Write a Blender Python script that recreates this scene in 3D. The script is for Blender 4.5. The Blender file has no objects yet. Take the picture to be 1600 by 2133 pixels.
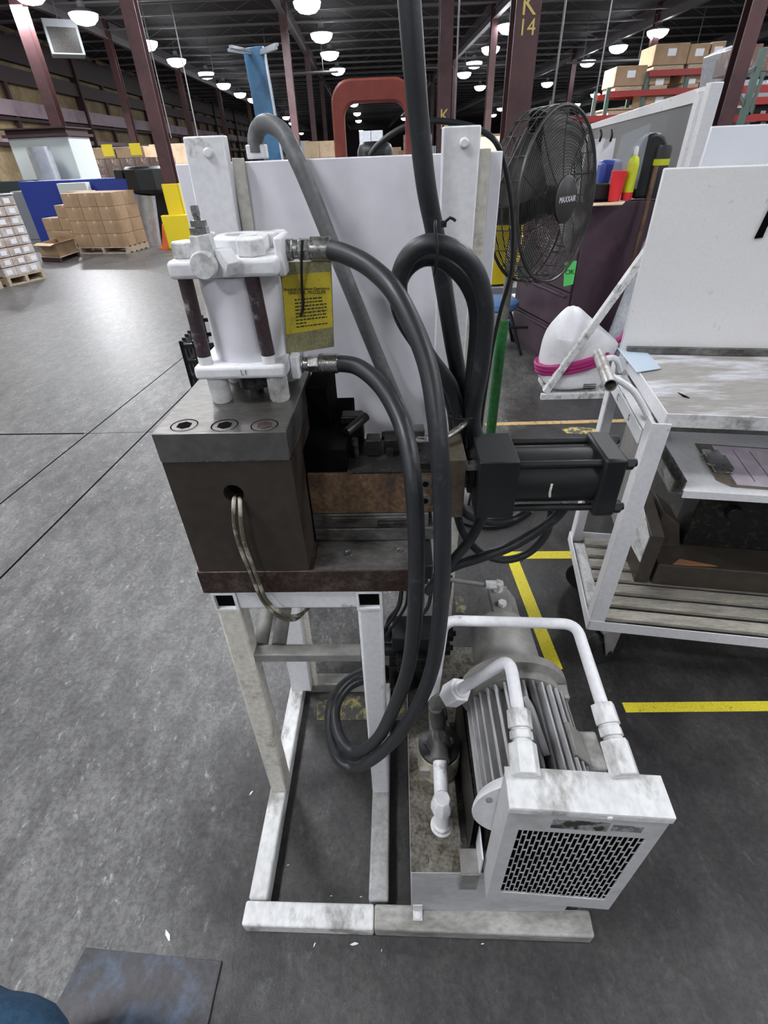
import bpy, bmesh, math, random
from mathutils import Vector as V, Matrix as M4
random.seed(4)
SC = bpy.context.scene
COL = SC.collection
PI = math.pi
# ------------------------------------------------------------------ camera (solved from the vanishing points)
CAMH = 1.5
IW, IH = 1600.0, 2133.0
_n = V((58, 1404, 0)); _v = V((25, -748, 0))
FPX = math.sqrt(-(_n.dot(_v)))
aZ = -V((_n.x, _n.y, FPX)).normalized()
aY = V((_v.x, _v.y, FPX)).normalized()
aX = aY.cross(aZ).normalized()
def ray(px, py):
    d = V((px - IW/2, py - IH/2, FPX))
    return V((aX.dot(d), aY.dot(d), aZ.dot(d)))
def at(px, py, Y=None, Z=None, X=None):
    d = ray(px, py)
    if Y is not None: t = Y/d.y
    elif Z is not None: t = (Z - CAMH)/d.z
    else: t = X/d.x
    return V((d.x*t, d.y*t, d.z*t + CAMH))
cd = bpy.data.cameras.new('camera'); cam = bpy.data.objects.new('camera', cd); COL.objects.link(cam)
right = V((aX.x, aY.x, aZ.x)); down = V((aX.y, aY.y, aZ.y)); fwd = V((aX.z, aY.z, aZ.z))
mr = M4((right, -down, -fwd)).transposed().to_4x4()
cam.matrix_world = M4.Translation((0, 0, CAMH)) @ mr
cd.sensor_fit = 'VERTICAL'; cd.sensor_height = 36.0; cd.lens = FPX/IH*36.0
cd.clip_start = 0.02; cd.clip_end = 500
SC.camera = cam
# ------------------------------------------------------------------ exposure and world
SC.view_settings.view_transform = 'Standard'
try: SC.view_settings.look = 'None'
except Exception: pass
SC.view_settings.gamma = 1.0
SC.view_settings.use_curve_mapping = False
SC.view_settings.exposure = 0.84
w = bpy.data.worlds.new('World'); SC.world = w; w.use_nodes = True
w.node_tree.nodes['Background'].inputs[0].default_value = (0.80, 0.83, 0.92, 1)
w.node_tree.nodes['Background'].inputs[1].default_value = 0.2
# hall axes: the building is turned about 3 degrees from the machine
BY = math.radians(3.0)
def hall(x, y, z=0):   # hall coordinates to scene coordinates
    return V((x*math.cos(BY) - y*math.sin(BY), x*math.sin(BY) + y*math.cos(BY), z))
HM = M4.Rotation(BY, 4, 'Z')
LIGHT_Z, ROOF_Z = 5.2, 6.1
LAMP_POWER = 640.0
# ------------------------------------------------------------------ materials
def _mat(name):
    m = bpy.data.materials.new(name); m.use_nodes = True
    nt = m.node_tree; return m, nt, nt.nodes['Principled BSDF']
def _n_(nt, t, **kw):
    n = nt.nodes.new(t)
    for k, v in kw.items():
        if k in n.inputs: n.inputs[k].default_value = v
        else: setattr(n, k, v)
    return n
def c4(c): return (c[0], c[1], c[2], 1)
def plain(name, c, rough=.5, metal=0.0, spec=.5, alpha=1, emit=None, es=0, trans=0):
    m, nt, b = _mat(name)
    b.inputs['Base Color'].default_value = c4(c); b.inputs['Roughness'].default_value = rough
    b.inputs['Metallic'].default_value = metal; b.inputs['Specular IOR Level'].default_value = spec
    b.inputs['Alpha'].default_value = alpha; b.inputs['Transmission Weight'].default_value = trans
    if emit:
        b.inputs['Emission Color'].default_value = c4(emit); b.inputs['Emission Strength'].default_value = es
    return m
def worn(name, c, c2, amount=.35, scale=14, rough=.45, rough2=.7, metal=0.0, metal2=0.0, bump=.15, stretch=(1,1,1), mottle=.12, soft=.06):
    """paint (c) worn or soiled to c2 in noisy patches, with fine mottling and a little relief"""
    m, nt, b = _mat(name); L = nt.links.new
    tc = _n_(nt, 'ShaderNodeTexCoord'); mp = _n_(nt, 'ShaderNodeMapping')
    mp.inputs['Scale'].default_value = stretch; L(tc.outputs['Object'], mp.inputs['Vector'])
    n1 = _n_(nt, 'ShaderNodeTexNoise'); n1.inputs['Scale'].default_value = scale; n1.inputs['Detail'].default_value = 8; n1.inputs['Roughness'].default_value = .65
    n2 = _n_(nt, 'ShaderNodeTexNoise'); n2.inputs['Scale'].default_value = scale*6; n2.inputs['Detail'].default_value = 4
    L(mp.outputs[0], n1.inputs['Vector']); L(mp.outputs[0], n2.inputs['Vector'])
    r = _n_(nt, 'ShaderNodeValToRGB'); p = .5 + (.5 - amount)*.45
    r.color_ramp.elements[0].position = max(0, p - soft); r.color_ramp.elements[1].position = min(1, p + soft)
    L(n1.outputs['Fac'], r.inputs['Fac'])
    mx = _n_(nt, 'ShaderNodeMix', data_type='RGBA'); mx.inputs[6].default_value = c4(c); mx.inputs[7].default_value = c4(c2)
    L(r.outputs['Color'], mx.inputs[0])
    m2 = _n_(nt, 'ShaderNodeMix', data_type='RGBA', blend_type='MULTIPLY'); m2.inputs[0].default_value = 1
    r2 = _n_(nt, 'ShaderNodeValToRGB'); lo = 1 - mottle*2
    r2.color_ramp.elements[0].color = (lo, lo, lo, 1); r2.color_ramp.elements[0].position = .35
    r2.color_ramp.elements[1].color = (1, 1, 1, 1); r2.color_ramp.elements[1].position = .62
    L(n2.outputs['Fac'], r2.inputs['Fac']); L(mx.outputs[2], m2.inputs[6]); L(r2.outputs['Color'], m2.inputs[7])
    L(m2.outputs[2], b.inputs['Base Color'])
    mr_ = _n_(nt, 'ShaderNodeMapRange'); mr_.inputs['To Min'].default_value = rough; mr_.inputs['To Max'].default_value = rough2
    L(r.outputs['Color'], mr_.inputs['Value']); L(mr_.outputs[0], b.inputs['Roughness'])
    mm = _n_(nt, 'ShaderNodeMapRange'); mm.inputs['To Min'].default_value = metal; mm.inputs['To Max'].default_value = metal2
    L(r.outputs['Color'], mm.inputs['Value']); L(mm.outputs[0], b.inputs['Metallic'])
    if bump:
        bp = _n_(nt, 'ShaderNodeBump'); bp.inputs['Strength'].default_value = bump; bp.inputs['Distance'].default_value = .002
        L(n1.outputs['Fac'], bp.inputs['Height']); L(bp.outputs[0], b.inputs['Normal'])
    return m
WHITE = worn('white_enamel', (.82,.82,.84), (.42,.41,.39), .13, 16, .38, .6, mottle=.04, soft=.04)
WHITEDIRTY = worn('dirty_white_paint', (.78,.78,.78), (.34,.33,.31), .34, 15, .45, .7, mottle=.08, soft=.07, stretch=(1,.6,1))
WHITEPANEL = worn('white_sheet_metal', (.82,.81,.86), (.74,.74,.77), .2, 5, .33, .45, mottle=.02, bump=.02)
CREAM = worn('cream_white_paint', (.76,.73,.64), (.36,.33,.27), .3, 12, .4, .6, mottle=.1)
GREYPAINT = worn('soiled_grey_paint', (.30,.29,.275), (.17,.16,.15), .42, 11, .42, .55, mottle=.08, soft=.2)
OILY = worn('oily_tank_top', (.13,.115,.09), (.34,.32,.28), .30, 24, .25, .4, mottle=.28, soft=.2, bump=.4)
STEEL = worn('oiled_dark_steel', (.085,.07,.058), (.055,.044,.036), .5, 7, .42, .5, .45, .4, mottle=.1, bump=.05, soft=.25)
STEELTOP = worn('ground_steel', (.30,.29,.28), (.15,.135,.125), .5, 9, .3, .42, .8, .75, mottle=.1, bump=.04, soft=.3, stretch=(1,2.5,1))
STEELMID = worn('mill_steel', (.30,.29,.28), (.040,.032,.027), .5, 16, .32, .46, .7, .5, mottle=.15, bump=.05, soft=.16, stretch=(.5,1,1))
RUST = worn('rusty_brown_steel', (.22,.135,.07), (.070,.042,.028), .46, 20, .55, .7, .25, .1, mottle=.25, soft=.15)
RUSTDARK = worn('dark_rusty_steel', (.062,.036,.028), (.15,.12,.10), .32, 26, .5, .5, .3, .4, mottle=.25, soft=.12)
BLACK = worn('black_machine_paint', (.010,.011,.012), (.022,.022,.023), .2, 12, .42, .5, mottle=.1, bump=.03)
BLACKTOP = BLACK
RUBBER = worn('black_rubber_hose', (.022,.024,.027), (.05,.05,.053), .22, 40, .42, .55, mottle=.08, bump=.04)
RUBBERGREY = worn('dusty_rubber_hose', (.12,.125,.125), (.20,.20,.20), .35, 20, .5, .6, mottle=.1)
CABLE = worn('beige_soiled_cable', (.12,.105,.075), (.50,.47,.38), .36, 30, .5, .5, mottle=.1)
ZINC = worn('zinc_fitting', (.55,.55,.53), (.20,.18,.15), .32, 50, .25, .45, .95, .7, mottle=.15)
DARKMETAL = worn('blackened_fittings', (.03,.028,.026), (.10,.09,.08), .3, 40, .4, .5, .5, .6, mottle=.2)
FINMET = worn('motor_casting', (.62,.62,.63), (.10,.095,.09), .40, 9, .35, .5, mottle=.06, soft=.2, stretch=(1,.35,1))
PURPLEROD = worn('dark_stained_rod', (.055,.035,.04), (.42,.41,.41), .22, 25, .4, .6, mottle=.15)
TAGYEL = worn('yellow_tag_card', (.62,.50,.04), (.42,.34,.05), .3, 40, .35, .4, mottle=.06)
TAGCLEAR = worn('soiled_plastic_sleeve', (.33,.31,.16), (.22,.20,.13), .4, 40, .3, .4, mottle=.15)
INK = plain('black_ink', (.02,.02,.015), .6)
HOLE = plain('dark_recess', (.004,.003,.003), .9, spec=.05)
YELTAPE = worn('yellow_floor_tape', (.78,.66,.035), (.16,.14,.06), .16, 45, .45, .6, mottle=.12, bump=.05)
TANTAPE = worn('tan_floor_tape', (.55,.38,.16), (.20,.17,.13), .3, 30, .6, .7, mottle=.1)
YELPAINT = worn('worn_yellow_floor_paint', (.06,.057,.055), (.30,.27,.09), .40, 28, .6, .6, mottle=.1)
MAROON = worn('maroon_column_paint', (.075,.030,.032), (.05,.02,.022), .4, 1.2, .5, .6, mottle=.05, bump=0)
ROOFM = worn('dark_roof_deck', (.018,.016,.019), (.009,.008,.010), .5, 1.0, .7, .8, mottle=.1, bump=0, soft=.2)
JOIST = plain('grey_joist', (.13,.12,.125), .5)
CARD = worn('cardboard', (.40,.27,.165), (.33,.22,.13), .4, 3, .7, .75, mottle=.03, bump=.02)
CARDLIGHT = worn('pale_cardboard', (.60,.45,.30), (.50,.36,.23), .4, 3, .7, .75, mottle=.03, bump=.02)
CARDDARK = worn('wrapped_dark_carton', (.20,.125,.10), (.38,.31,.28), .3, 7, .3, .3, mottle=.15)
WOOD = worn('pallet_wood', (.55,.45,.33), (.35,.27,.19), .4, 10, .7, .8, mottle=.1, stretch=(1,6,6))
YELLOW = plain('yellow_paint', (.80,.62,.02), .45)
BLUE = plain('blue_plastic', (.02,.045,.28), .45)
BLUESTEEL = worn('blue_post_paint', (.07,.20,.36), (.05,.13,.24), .4, 4, .45, .5, mottle=.05)
REDP = worn('dull_red_paint', (.26,.055,.04), (.14,.035,.03), .35, 9, .42, .55, mottle=.1)
REDBEAM = plain('red_rack_beam', (.34,.035,.03), .5)
GREENR = plain('green_rack_upright', (.09,.14,.12), .5)
GREEN = worn('green_and_grey_pole', (.03,.20,.05), (.14,.17,.12), .32, 9, .4, .5, mottle=.15)
GREYPOLE = worn('bare_grey_pole', (.22,.21,.18), (.14,.13,.11), .5, 12, .45, .55, mottle=.1)
PURPLE = worn('purple_cabinet_enamel', (.075,.042,.06), (.055,.03,.043), .5, 3, .36, .42, mottle=.03, bump=0)
FANM = worn('black_fan_wire', (.03,.028,.027), (.07,.065,.06), .3, 10, .4, .5, mottle=.05, bump=0)
BLADE = worn('dusty_fan_blade', (.10,.095,.09), (.17,.16,.15), .4, 9, .5, .6, mottle=.1, bump=0)
SLATE = worn('dusty_grey_board', (.085,.093,.105), (.15,.158,.17), .4, 2.2, .4, .5, mottle=.05, soft=.25, bump=0)
BAGM = worn('white_woven_sack', (.78,.77,.80), (.70,.69,.73), .3, 10, .4, .5, mottle=.02, bump=.4)
MAGENTA = plain('magenta_strap', (.36,.02,.15), .45)
PLASTIC = worn('clear_shrink_wrap', (.56,.58,.62), (.38,.40,.44), .45, 9, .2, .3, mottle=.1, soft=.15, bump=.6)
PAPER = plain('white_paper', (.80,.80,.84), .6)
PALEBLUE = plain('pale_blue_sheet', (.52,.62,.72), .5)
PINKPAPER = worn('pink_form_paper', (.68,.58,.68), (.80,.74,.82), .5, 9, .5, .5, mottle=.02, bump=0)
GALV = worn('galvanised_duct', (.55,.58,.62), (.38,.41,.45), .45, 8, .3, .4, .5, .5, mottle=.08, soft=.2)
GREYCAB = plain('grey_machine_cabinet', (.26,.28,.30), .5)
PALEMACH = plain('pale_green_grey_machine', (.56,.60,.58), .5)
WALLBEAM = worn('mauve_wall_beam', (.34,.25,.29), (.24,.17,.20), .4, .6, .5, .6, mottle=.04, bump=0)
WALLDARK = plain('maroon_wall_steel', (.035,.014,.016), .6)
INSUL = worn('yellow_wall_board', (.34,.26,.14), (.22,.165,.09), .5, .9, .8, .8, mottle=.08, bump=0)
RED = plain('red_plastic', (.72,.03,.04), .4)
BOTTLE = plain('lime_plastic', (.55,.60,.02), .4)
ORANGE = plain('orange_cone', (.85,.16,.03), .5)
GREENTAG = plain('green_tag', (.10,.62,.14), .5)
WHITEP = plain('white_plastic', (.8,.8,.8), .4)
GOLD = plain('yellow_stencil', (.60,.46,.14), .6)
MATM = worn('scuffed_blue_plate', (.038,.036,.044), (.075,.12,.19), .24, 13, .35, .5, mottle=.2, soft=.14)
SLATWOOD = worn('soiled_cart_slats', (.48,.44,.37), (.24,.23,.21), .45, 9, .5, .6, mottle=.12, stretch=(1,5,5), soft=.2)
BENCHTOP = worn('scraped_bench_top', (.37,.35,.32), (.70,.70,.74), .38, 9, .35, .5, mottle=.1, soft=.07, stretch=(.45,1.6,1))
BROWNSTEEL = worn('brown_steel_fixture', (.075,.062,.05), (.11,.095,.08), .4, 6, .45, .5, .3, .3, mottle=.08)
LENS = plain('lit_lens', (1,1,1), .5, emit=(.93,.96,1.0), es=16)
CLEARP = plain('clear_visor_plastic', (.45,.48,.52), .15, alpha=.35)
WRAPCARD = worn('wrapped_small_cartons', (.46,.36,.30), (.66,.62,.60), .45, 6, .2, .25, mottle=.06, soft=.1)
GRIMRAIL = worn('grimy_rail_paint', (.44,.43,.41), (.20,.185,.165), .42, 18, .4, .55, mottle=.12, soft=.16, stretch=(.5,1,1))
DRUMB = plain('matt_black_drum', (.02,.02,.022), .6)
FINDARK = plain('dark_motor_case', (.05,.048,.046), .5)
JEANS = worn('blue_denim', (.007,.035,.075), (.011,.05,.10), .5, 60, .9, .9, mottle=.1, bump=.3)
# ------------------------------------------------------------------ mesh builder
WL = {}
class MB:
    def __init__(s, T=None): s.bm = bmesh.new(); s.T = T
    def v(s, p):
        p = V(p)
        if s.T is not None: p = s.T @ p
        return s.bm.verts.new(p)
    def f(s, vs):
        try: return s.bm.faces.new(vs)
        except ValueError: return None
    def hexa(s, P):   # 8 corners: bottom ring then top ring
        q = [s.v(p) for p in P]
        for i in ((3,2,1,0),(4,5,6,7),(0,1,5,4),(1,2,6,5),(2,3,7,6),(3,0,4,7)): s.f([q[j] for j in i])
        return s
    def box(s, x0, x1, y0, y1, z0, z1):
        return s.hexa([(x0,y0,z0),(x1,y0,z0),(x1,y1,z0),(x0,y1,z0),(x0,y0,z1),(x1,y0,z1),(x1,y1,z1),(x0,y1,z1)])
    def beam(s, p0, p1, w, h, up=(0,0,1)):
        p0, p1 = V(p0), V(p1); d = (p1-p0).normalized(); up = V(up)
        if abs(d.dot(up)) > .98: up = V((0,1,0))
        a = d.cross(up).normalized()*w/2; b = a.cross(d).normalized()*h/2
        return s.hexa([p0-a-b, p0+a-b, p1+a-b, p1-a-b, p0-a+b, p0+a+b, p1+a+b, p1-a+b])
    def frame(s, d):
        d = d.normalized(); u = V((0,0,1)) if abs(d.z) < .9 else V((1,0,0))
        a = d.cross(u).normalized(); return a, d.cross(a).normalized()
    def lathe(s, p0, axis, prof, n=28, caps=True, a0=0):
        p0 = V(p0); axis = V(axis).normalized(); a, b = s.frame(axis); rings = []
        for r, h in prof:
            rings.append([s.v(p0 + axis*h + (a*math.cos(a0+2*PI*i/n) + b*math.sin(a0+2*PI*i/n))*r) for i in range(n)])
        for k in range(len(rings)-1):
            for i in range(n):
                j = (i+1) % n; s.f([rings[k][i], rings[k][j], rings[k+1][j], rings[k+1][i]])
        if caps: s.f(rings[0][::-1]); s.f(rings[-1])
        return s
    def cyl(s, p0, p1, r, r1=None, n=24, caps=True, a0=0):
        p0, p1 = V(p0), V(p1); return s.lathe(p0, p1-p0, [(r, 0), (r if r1 is None else r1, (p1-p0).length)], n, caps, a0)
    def nut(s, p0, p1, r): return s.cyl(p0, p1, r, n=6)
    def pipe(s, p0, p1, r, t):   # open tube with wall thickness
        p0, p1 = V(p0), V(p1); L = (p1-p0).length
        return s.lathe(p0, p1-p0, [(r-t, 0),(r, 0),(r, L),(r-t, L),(r-t, 0)], 24, False)
    def tube(s, pts, r, n=12, sub=8, closed=False, caps=True):
        pts = [V(p) for p in pts]; out = []
        N = len(pts)
        if sub > 1:
            rng = range(N if closed else N-1)
            for i in rng:
                if closed: a, b, c, d = pts[i-1], pts[i], pts[(i+1)%N], pts[(i+2)%N]
                else: a, b, c, d = pts[max(i-1,0)], pts[i], pts[i+1], pts[min(i+2,N-1)]
                for k in range(sub):
                    t = k/sub
                    out.append(.5*((2*b) + (c-a)*t + (2*a-5*b+4*c-d)*t*t + (3*b-a-3*c+d)*t**3))
            if not closed: out.append(pts[-1])
        else: out = pts
        N = len(out); rings = []; prev = None
        for i, p in enumerate(out):
            if closed: d = out[(i+1)%N] - out[i-1]
            else: d = out[min(i+1,N-1)] - out[max(i-1,0)]
            d = d.normalized()
            if prev is None: a, b = s.frame(d)
            else: a = (prev - d*prev.dot(d)).normalized(); b = d.cross(a)
            prev = a; rr = r(i/(N-1)) if callable(r) else r
            rings.append([s.v(p + (a*math.cos(2*PI*k/n) + b*math.sin(2*PI*k/n))*rr) for k in range(n)])
        for i in range(N if closed else N-1):
            A, B = rings[i], rings[(i+1)%N]
            for k in range(n): s.f([A[k], A[(k+1)%n], B[(k+1)%n], B[k]])
        if caps and not closed: s.f(rings[0][::-1]); s.f(rings[-1])
        return s
    def prism(s, poly, vec):
        vec = V(vec); a = [s.v(p) for p in poly]; b = [s.v(V(p)+vec) for p in poly]; n = len(a)
        s.f(a[::-1]); s.f(b)
        for i in range(n): s.f([a[i], a[(i+1)%n], b[(i+1)%n], b[i]])
        return s
    def holeplate(s, x0, x1, z0, z1, y0, y1, cx, cz, r, n=32):
        rings = []
        for yy in (y0, y1):
            o, c = [], []
            for i in range(n):
                t = 2*PI*i/n; dx, dz = math.cos(t), math.sin(t)
                k = min((x1-cx)/dx if dx > 1e-6 else 1e9, (x0-cx)/dx if dx < -1e-6 else 1e9,
                        (z1-cz)/dz if dz > 1e-6 else 1e9, (z0-cz)/dz if dz < -1e-6 else 1e9)
                o.append([cx+dx*k, yy, cz+dz*k]); c.append(s.v((cx+dx*r, yy, cz+dz*r)))
            for X, Z_ in ((x0,z0),(x1,z0),(x1,z1),(x0,z1)):   # snap the nearest outline point to each corner
                j = min(range(n), key=lambda q: (o[q][0]-X)**2 + (o[q][2]-Z_)**2); o[j][0] = X; o[j][2] = Z_
            rings.append(([s.v(p) for p in o], c))
        (o0, c0), (o1, c1) = rings
        for i in range(n):
            j = (i+1) % n
            s.f([o0[i], o0[j], c0[j], c0[i]]); s.f([o1[j], o1[i], c1[i], c1[j]])
            s.f([c0[i], c0[j], c1[j], c1[i]]); s.f([o0[j], o0[i], o1[i], o1[j]])
        return s
    def build(s, name, mat, parent=None, bevel=0.0, label=None, segs=2, loc=None, kind=None):
        bmesh.ops.recalc_face_normals(s.bm, faces=s.bm.faces)
        me = bpy.data.meshes.new(name)
        for f in s.bm.faces: f.smooth = True
        if parent is not None: base = WL[parent.name]
        elif loc is not None: base = V(loc)
        else:
            xs = [v.co for v in s.bm.verts]
            base = V(((min(p.x for p in xs)+max(p.x for p in xs))/2, (min(p.y for p in xs)+max(p.y for p in xs))/2, min(p.z for p in xs)))
        off = base
        for v in s.bm.verts: v.co -= off
        s.bm.to_mesh(me); s.bm.free(); me.materials.append(mat)
        me.set_sharp_from_angle(angle=math.radians(35))
        o = bpy.data.objects.new(name, me); COL.objects.link(o)
        if parent is not None: o.parent = parent; WL[o.name] = base
        else: o.location = base; WL[o.name] = base
        if bevel:
            md = o.modifiers.new('bevel', 'BEVEL'); md.width = bevel; md.segments = segs; md.limit_method = 'ANGLE'; md.angle_limit = math.radians(40)
            md.harden_normals = False
        if label: o['label'] = label
        if kind: o['kind'] = kind
        return o
def tag(o, label, cat, group=None, kind=None):
    o['label'] = label; o['category'] = cat
    if group: o['group'] = group
    if kind: o['kind'] = kind
    return o
def thing(name, label, cat, loc, group=None):
    o = bpy.data.objects.new(name, None); COL.objects.link(o); o.empty_display_size = .05
    o.location = V(loc); WL[o.name] = V(loc)
    return tag(o, label, cat, group)
def struct(o): o['kind'] = 'structure'; return o
def dup(o, loc=None, parent=None, rotz=None, label=None, group=None):
    c = o.copy(); COL.objects.link(c)
    if parent is not None: c.parent = parent
    if loc is not None: c.location = V(loc)
    if rotz is not None: c.rotation_euler.z = rotz
    if label: c['label'] = label
    if group: c['group'] = group
    for ch in [k for k in o.children]: dup(ch, parent=c)
    return c
def text(s, size, T, name, mat, parent=None, depth=.0006):
    cu = bpy.data.curves.new(name, 'FONT'); cu.body = s; cu.size = size; cu.extrude = depth; cu.align_x = 'CENTER'; cu.align_y = 'CENTER'
    tmp = bpy.data.objects.new(name, cu); COL.objects.link(tmp)
    bpy.context.view_layer.update()
    me = bpy.data.meshes.new_from_object(tmp.evaluated_get(bpy.context.evaluated_depsgraph_get()))
    bpy.data.objects.remove(tmp); bpy.data.curves.remove(cu)
    base = WL[parent.name] if parent is not None else T.translation
    for v in me.vertices: v.co = T @ v.co - base
    me.materials.clear(); me.materials.append(mat); me.name = name
    o = bpy.data.objects.new(name, me); COL.objects.link(o)
    if parent is not None: o.parent = parent
    else: o.location = base
    return o
def facing(p, xdir, up):   # text frame: local x along xdir, y along up
    x = V(xdir).normalized(); y = (V(up) - x*V(up).dot(x)).normalized(); z = x.cross(y)
    m = M4((x, y, z)).transposed().to_4x4(); m.translation = V(p); return m
#====================================================================== SETTING
# floor: worn grey concrete; lamp glare and wear painted paler left, darker near machine
m, nt, b = _mat('worn_concrete_floor'); L = nt.links.new
tc = _n_(nt, 'ShaderNodeTexCoord'); sp = _n_(nt, 'ShaderNodeSeparateXYZ'); L(tc.outputs['Object'], sp.inputs[0])
def noise(scale, det=6, rough=.6, stretch=None, rot=0, dist=0):
    n = _n_(nt, 'ShaderNodeTexNoise'); n.inputs['Scale'].default_value = scale; n.inputs['Detail'].default_value = det
    n.inputs['Roughness'].default_value = rough; n.inputs['Distortion'].default_value = dist
    mp = _n_(nt, 'ShaderNodeMapping'); mp.inputs['Scale'].default_value = stretch or (1,1,1); mp.inputs['Rotation'].default_value = (0,0,rot)
    L(tc.outputs['Object'], mp.inputs['Vector']); L(mp.outputs[0], n.inputs['Vector']); return n.outputs['Fac']
def ramp(src, pts):
    r = _n_(nt, 'ShaderNodeValToRGB'); e = r.color_ramp.elements
    e[0].position, e[0].color = pts[0][0], c4(pts[0][1]); e[1].position, e[1].color = pts[-1][0], c4(pts[-1][1])
    for p, c in pts[1:-1]: q = e.new(p); q.color = c4(c)
    L(src, r.inputs['Fac']); return r.outputs['Color']
def math_(op, a, bb):
    n = _n_(nt, 'ShaderNodeMath', operation=op)
    for i, x in enumerate((a, bb)):
        if isinstance(x, (int, float)): n.inputs[i].default_value = x
        else: L(x, n.inputs[i])
    return n.outputs[0]
def mix(fac, a, bb, mode='MIX'):
    n = _n_(nt, 'ShaderNodeMix', data_type='RGBA', blend_type=mode)
    for i, x in ((0, fac), (6, a), (7, bb)):
        if isinstance(x, (int, float)): n.inputs[i].default_value = x
        elif isinstance(x, tuple): n.inputs[i].default_value = c4(x)
        else: L(x, n.inputs[i])
    return n.outputs[2]
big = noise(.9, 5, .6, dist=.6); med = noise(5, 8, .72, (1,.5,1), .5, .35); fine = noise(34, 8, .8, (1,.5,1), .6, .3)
aisle = math_('ADD', math_('MULTIPLY', sp.outputs['X'], -.6), math_('MULTIPLY', big, .9))   # weight of the painted glare, higher to the left
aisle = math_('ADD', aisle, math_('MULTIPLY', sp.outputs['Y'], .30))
glare_mask = ramp(aisle, [(.85, (0,0,0)), (1.9, (1,1,1))])
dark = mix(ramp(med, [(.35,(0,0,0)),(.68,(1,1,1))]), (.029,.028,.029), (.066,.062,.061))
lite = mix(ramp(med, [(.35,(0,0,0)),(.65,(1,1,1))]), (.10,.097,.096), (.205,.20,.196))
base = mix(glare_mask, dark, lite)
scuff_glint = ramp(fine, [(.57,(0,0,0)),(.66,(1,1,1))])  # pale scratches together with painted glint streaks
base = mix(math_('MULTIPLY', scuff_glint, math_('ADD', math_('MULTIPLY', glare_mask, .55), .10)), base, (.52,.52,.55))
streak = noise(2.2, 6, .7, (9,.22,1), -.35, .4)
base = mix(math_('MULTIPLY', ramp(streak, [(.58,(0,0,0)),(.66,(1,1,1))]), .22), base, (.06,.058,.056))
grit = ramp(noise(60, 6, .8), [(.40,(.55,.55,.55)),(.56,(1,1,1))])
base = mix(1.0, base, grit, 'MULTIPLY')
grit2 = ramp(noise(14, 8, .75, (1,.6,1), .9), [(.42,(.6,.6,.6)),(.58,(1.1,1.1,1.1))])
base = mix(.8, base, grit2, 'MULTIPLY')
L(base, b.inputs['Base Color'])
rr = _n_(nt, 'ShaderNodeMapRange'); rr.inputs['To Min'].default_value = .25; rr.inputs['To Max'].default_value = .46
L(med, rr.inputs['Value']); L(rr.outputs[0], b.inputs['Roughness'])
bp = _n_(nt, 'ShaderNodeBump'); bp.inputs['Strength'].default_value = .35; bp.inputs['Distance'].default_value = .004
L(fine, bp.inputs['Height']); L(bp.outputs[0], b.inputs['Normal'])
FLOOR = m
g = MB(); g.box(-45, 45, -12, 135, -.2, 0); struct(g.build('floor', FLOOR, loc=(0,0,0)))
g = MB(HM); g.box(-34, 40, -12, 134, ROOF_Z, ROOF_Z+.15); struct(g.build('ceiling', ROOFM))
g = MB(HM); g.box(-34, 40, 133, 133.4, 0, ROOF_Z); struct(g.build('wall_back', WALLDARK))
# roof joists across the hall and girders along it
g = MB(HM); g.box(-33, 39, -.04, .04, ROOF_Z-.36, ROOF_Z-.31); g.box(-33, 39, -.03, .03, ROOF_Z-.05, ROOF_Z)
for i in range(48): g.beam((-33+1.5*i, 0, ROOF_Z-.33), (-32.25+1.5*i, 0, ROOF_Z-.03), .012, .012, (0,1,0)); g.beam((-32.25+1.5*i, 0, ROOF_Z-.03), (-31.5+1.5*i, 0, ROOF_Z-.33), .012, .012, (0,1,0))
j0 = struct(g.build('ceiling_joist', JOIST, loc=(0,0,0)))
for k in range(46):
    p = hall(0, 17 + 1.9*k + (k*.02)*k)
    if k == 0: j0.location = p
    else: struct(dup(j0, p))
for k, x in enumerate((-24.6, -17.2, -9.9, -2.6, 5.2, 12.4, 20, 28)):
    g = MB(HM); g.box(x-.09, x+.09, 8, 130, ROOF_Z-.62, ROOF_Z-.58); g.box(x-.012, x+.012, 8, 130, ROOF_Z-.58, ROOF_Z-.02)
    g.box(x-.09, x+.09, 8, 130, ROOF_Z-.36, ROOF_Z-.33)
    struct(g.build('ceiling_girder', plain('girder_%d' % k, (.10,.085,.09), .5)))
# left wall: cladding boards between dark steel, mauve crane beams
LW0, LW1 = V((-14.6, 14, 0)), V((-17.6, 60, 0))
def onwall(t, z, d=0):
    n = (LW1-LW0).normalized(); q = V((n.y, -n.x, 0)); p = LW0 + (LW1-LW0)*t + q*d; p.z = z; return p
g = MB(); g.beam(onwall(-.3, 3, -.25), onwall(1.6, 3, -.25), .3, 6.2); struct(g.build('wall_left', INSUL))
for k, (z, h, mm) in enumerate(((3.45, .50, WALLBEAM), (3.10, .10, WALLDARK), (2.42, .16, WALLBEAM), (2.28,.10,WALLDARK), (4.5, .5, WALLDARK), (5.4,.9,WALLDARK), (.9, .12, WALLDARK))):
    g = MB(); g.beam(onwall(-.3, z, .05), onwall(1.6, z, .05), .25, h); o = struct(g.build('trim_%d' % (k+1), mm))
for k in range(26):
    g = MB(); p = onwall(-.25+.07*k, 0, .08); g.beam(p, p+V((0,0,6)), .16 if k % 3 else .42, .16, (0,1,0)); struct(g.build('wall_post', WALLDARK))
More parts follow.
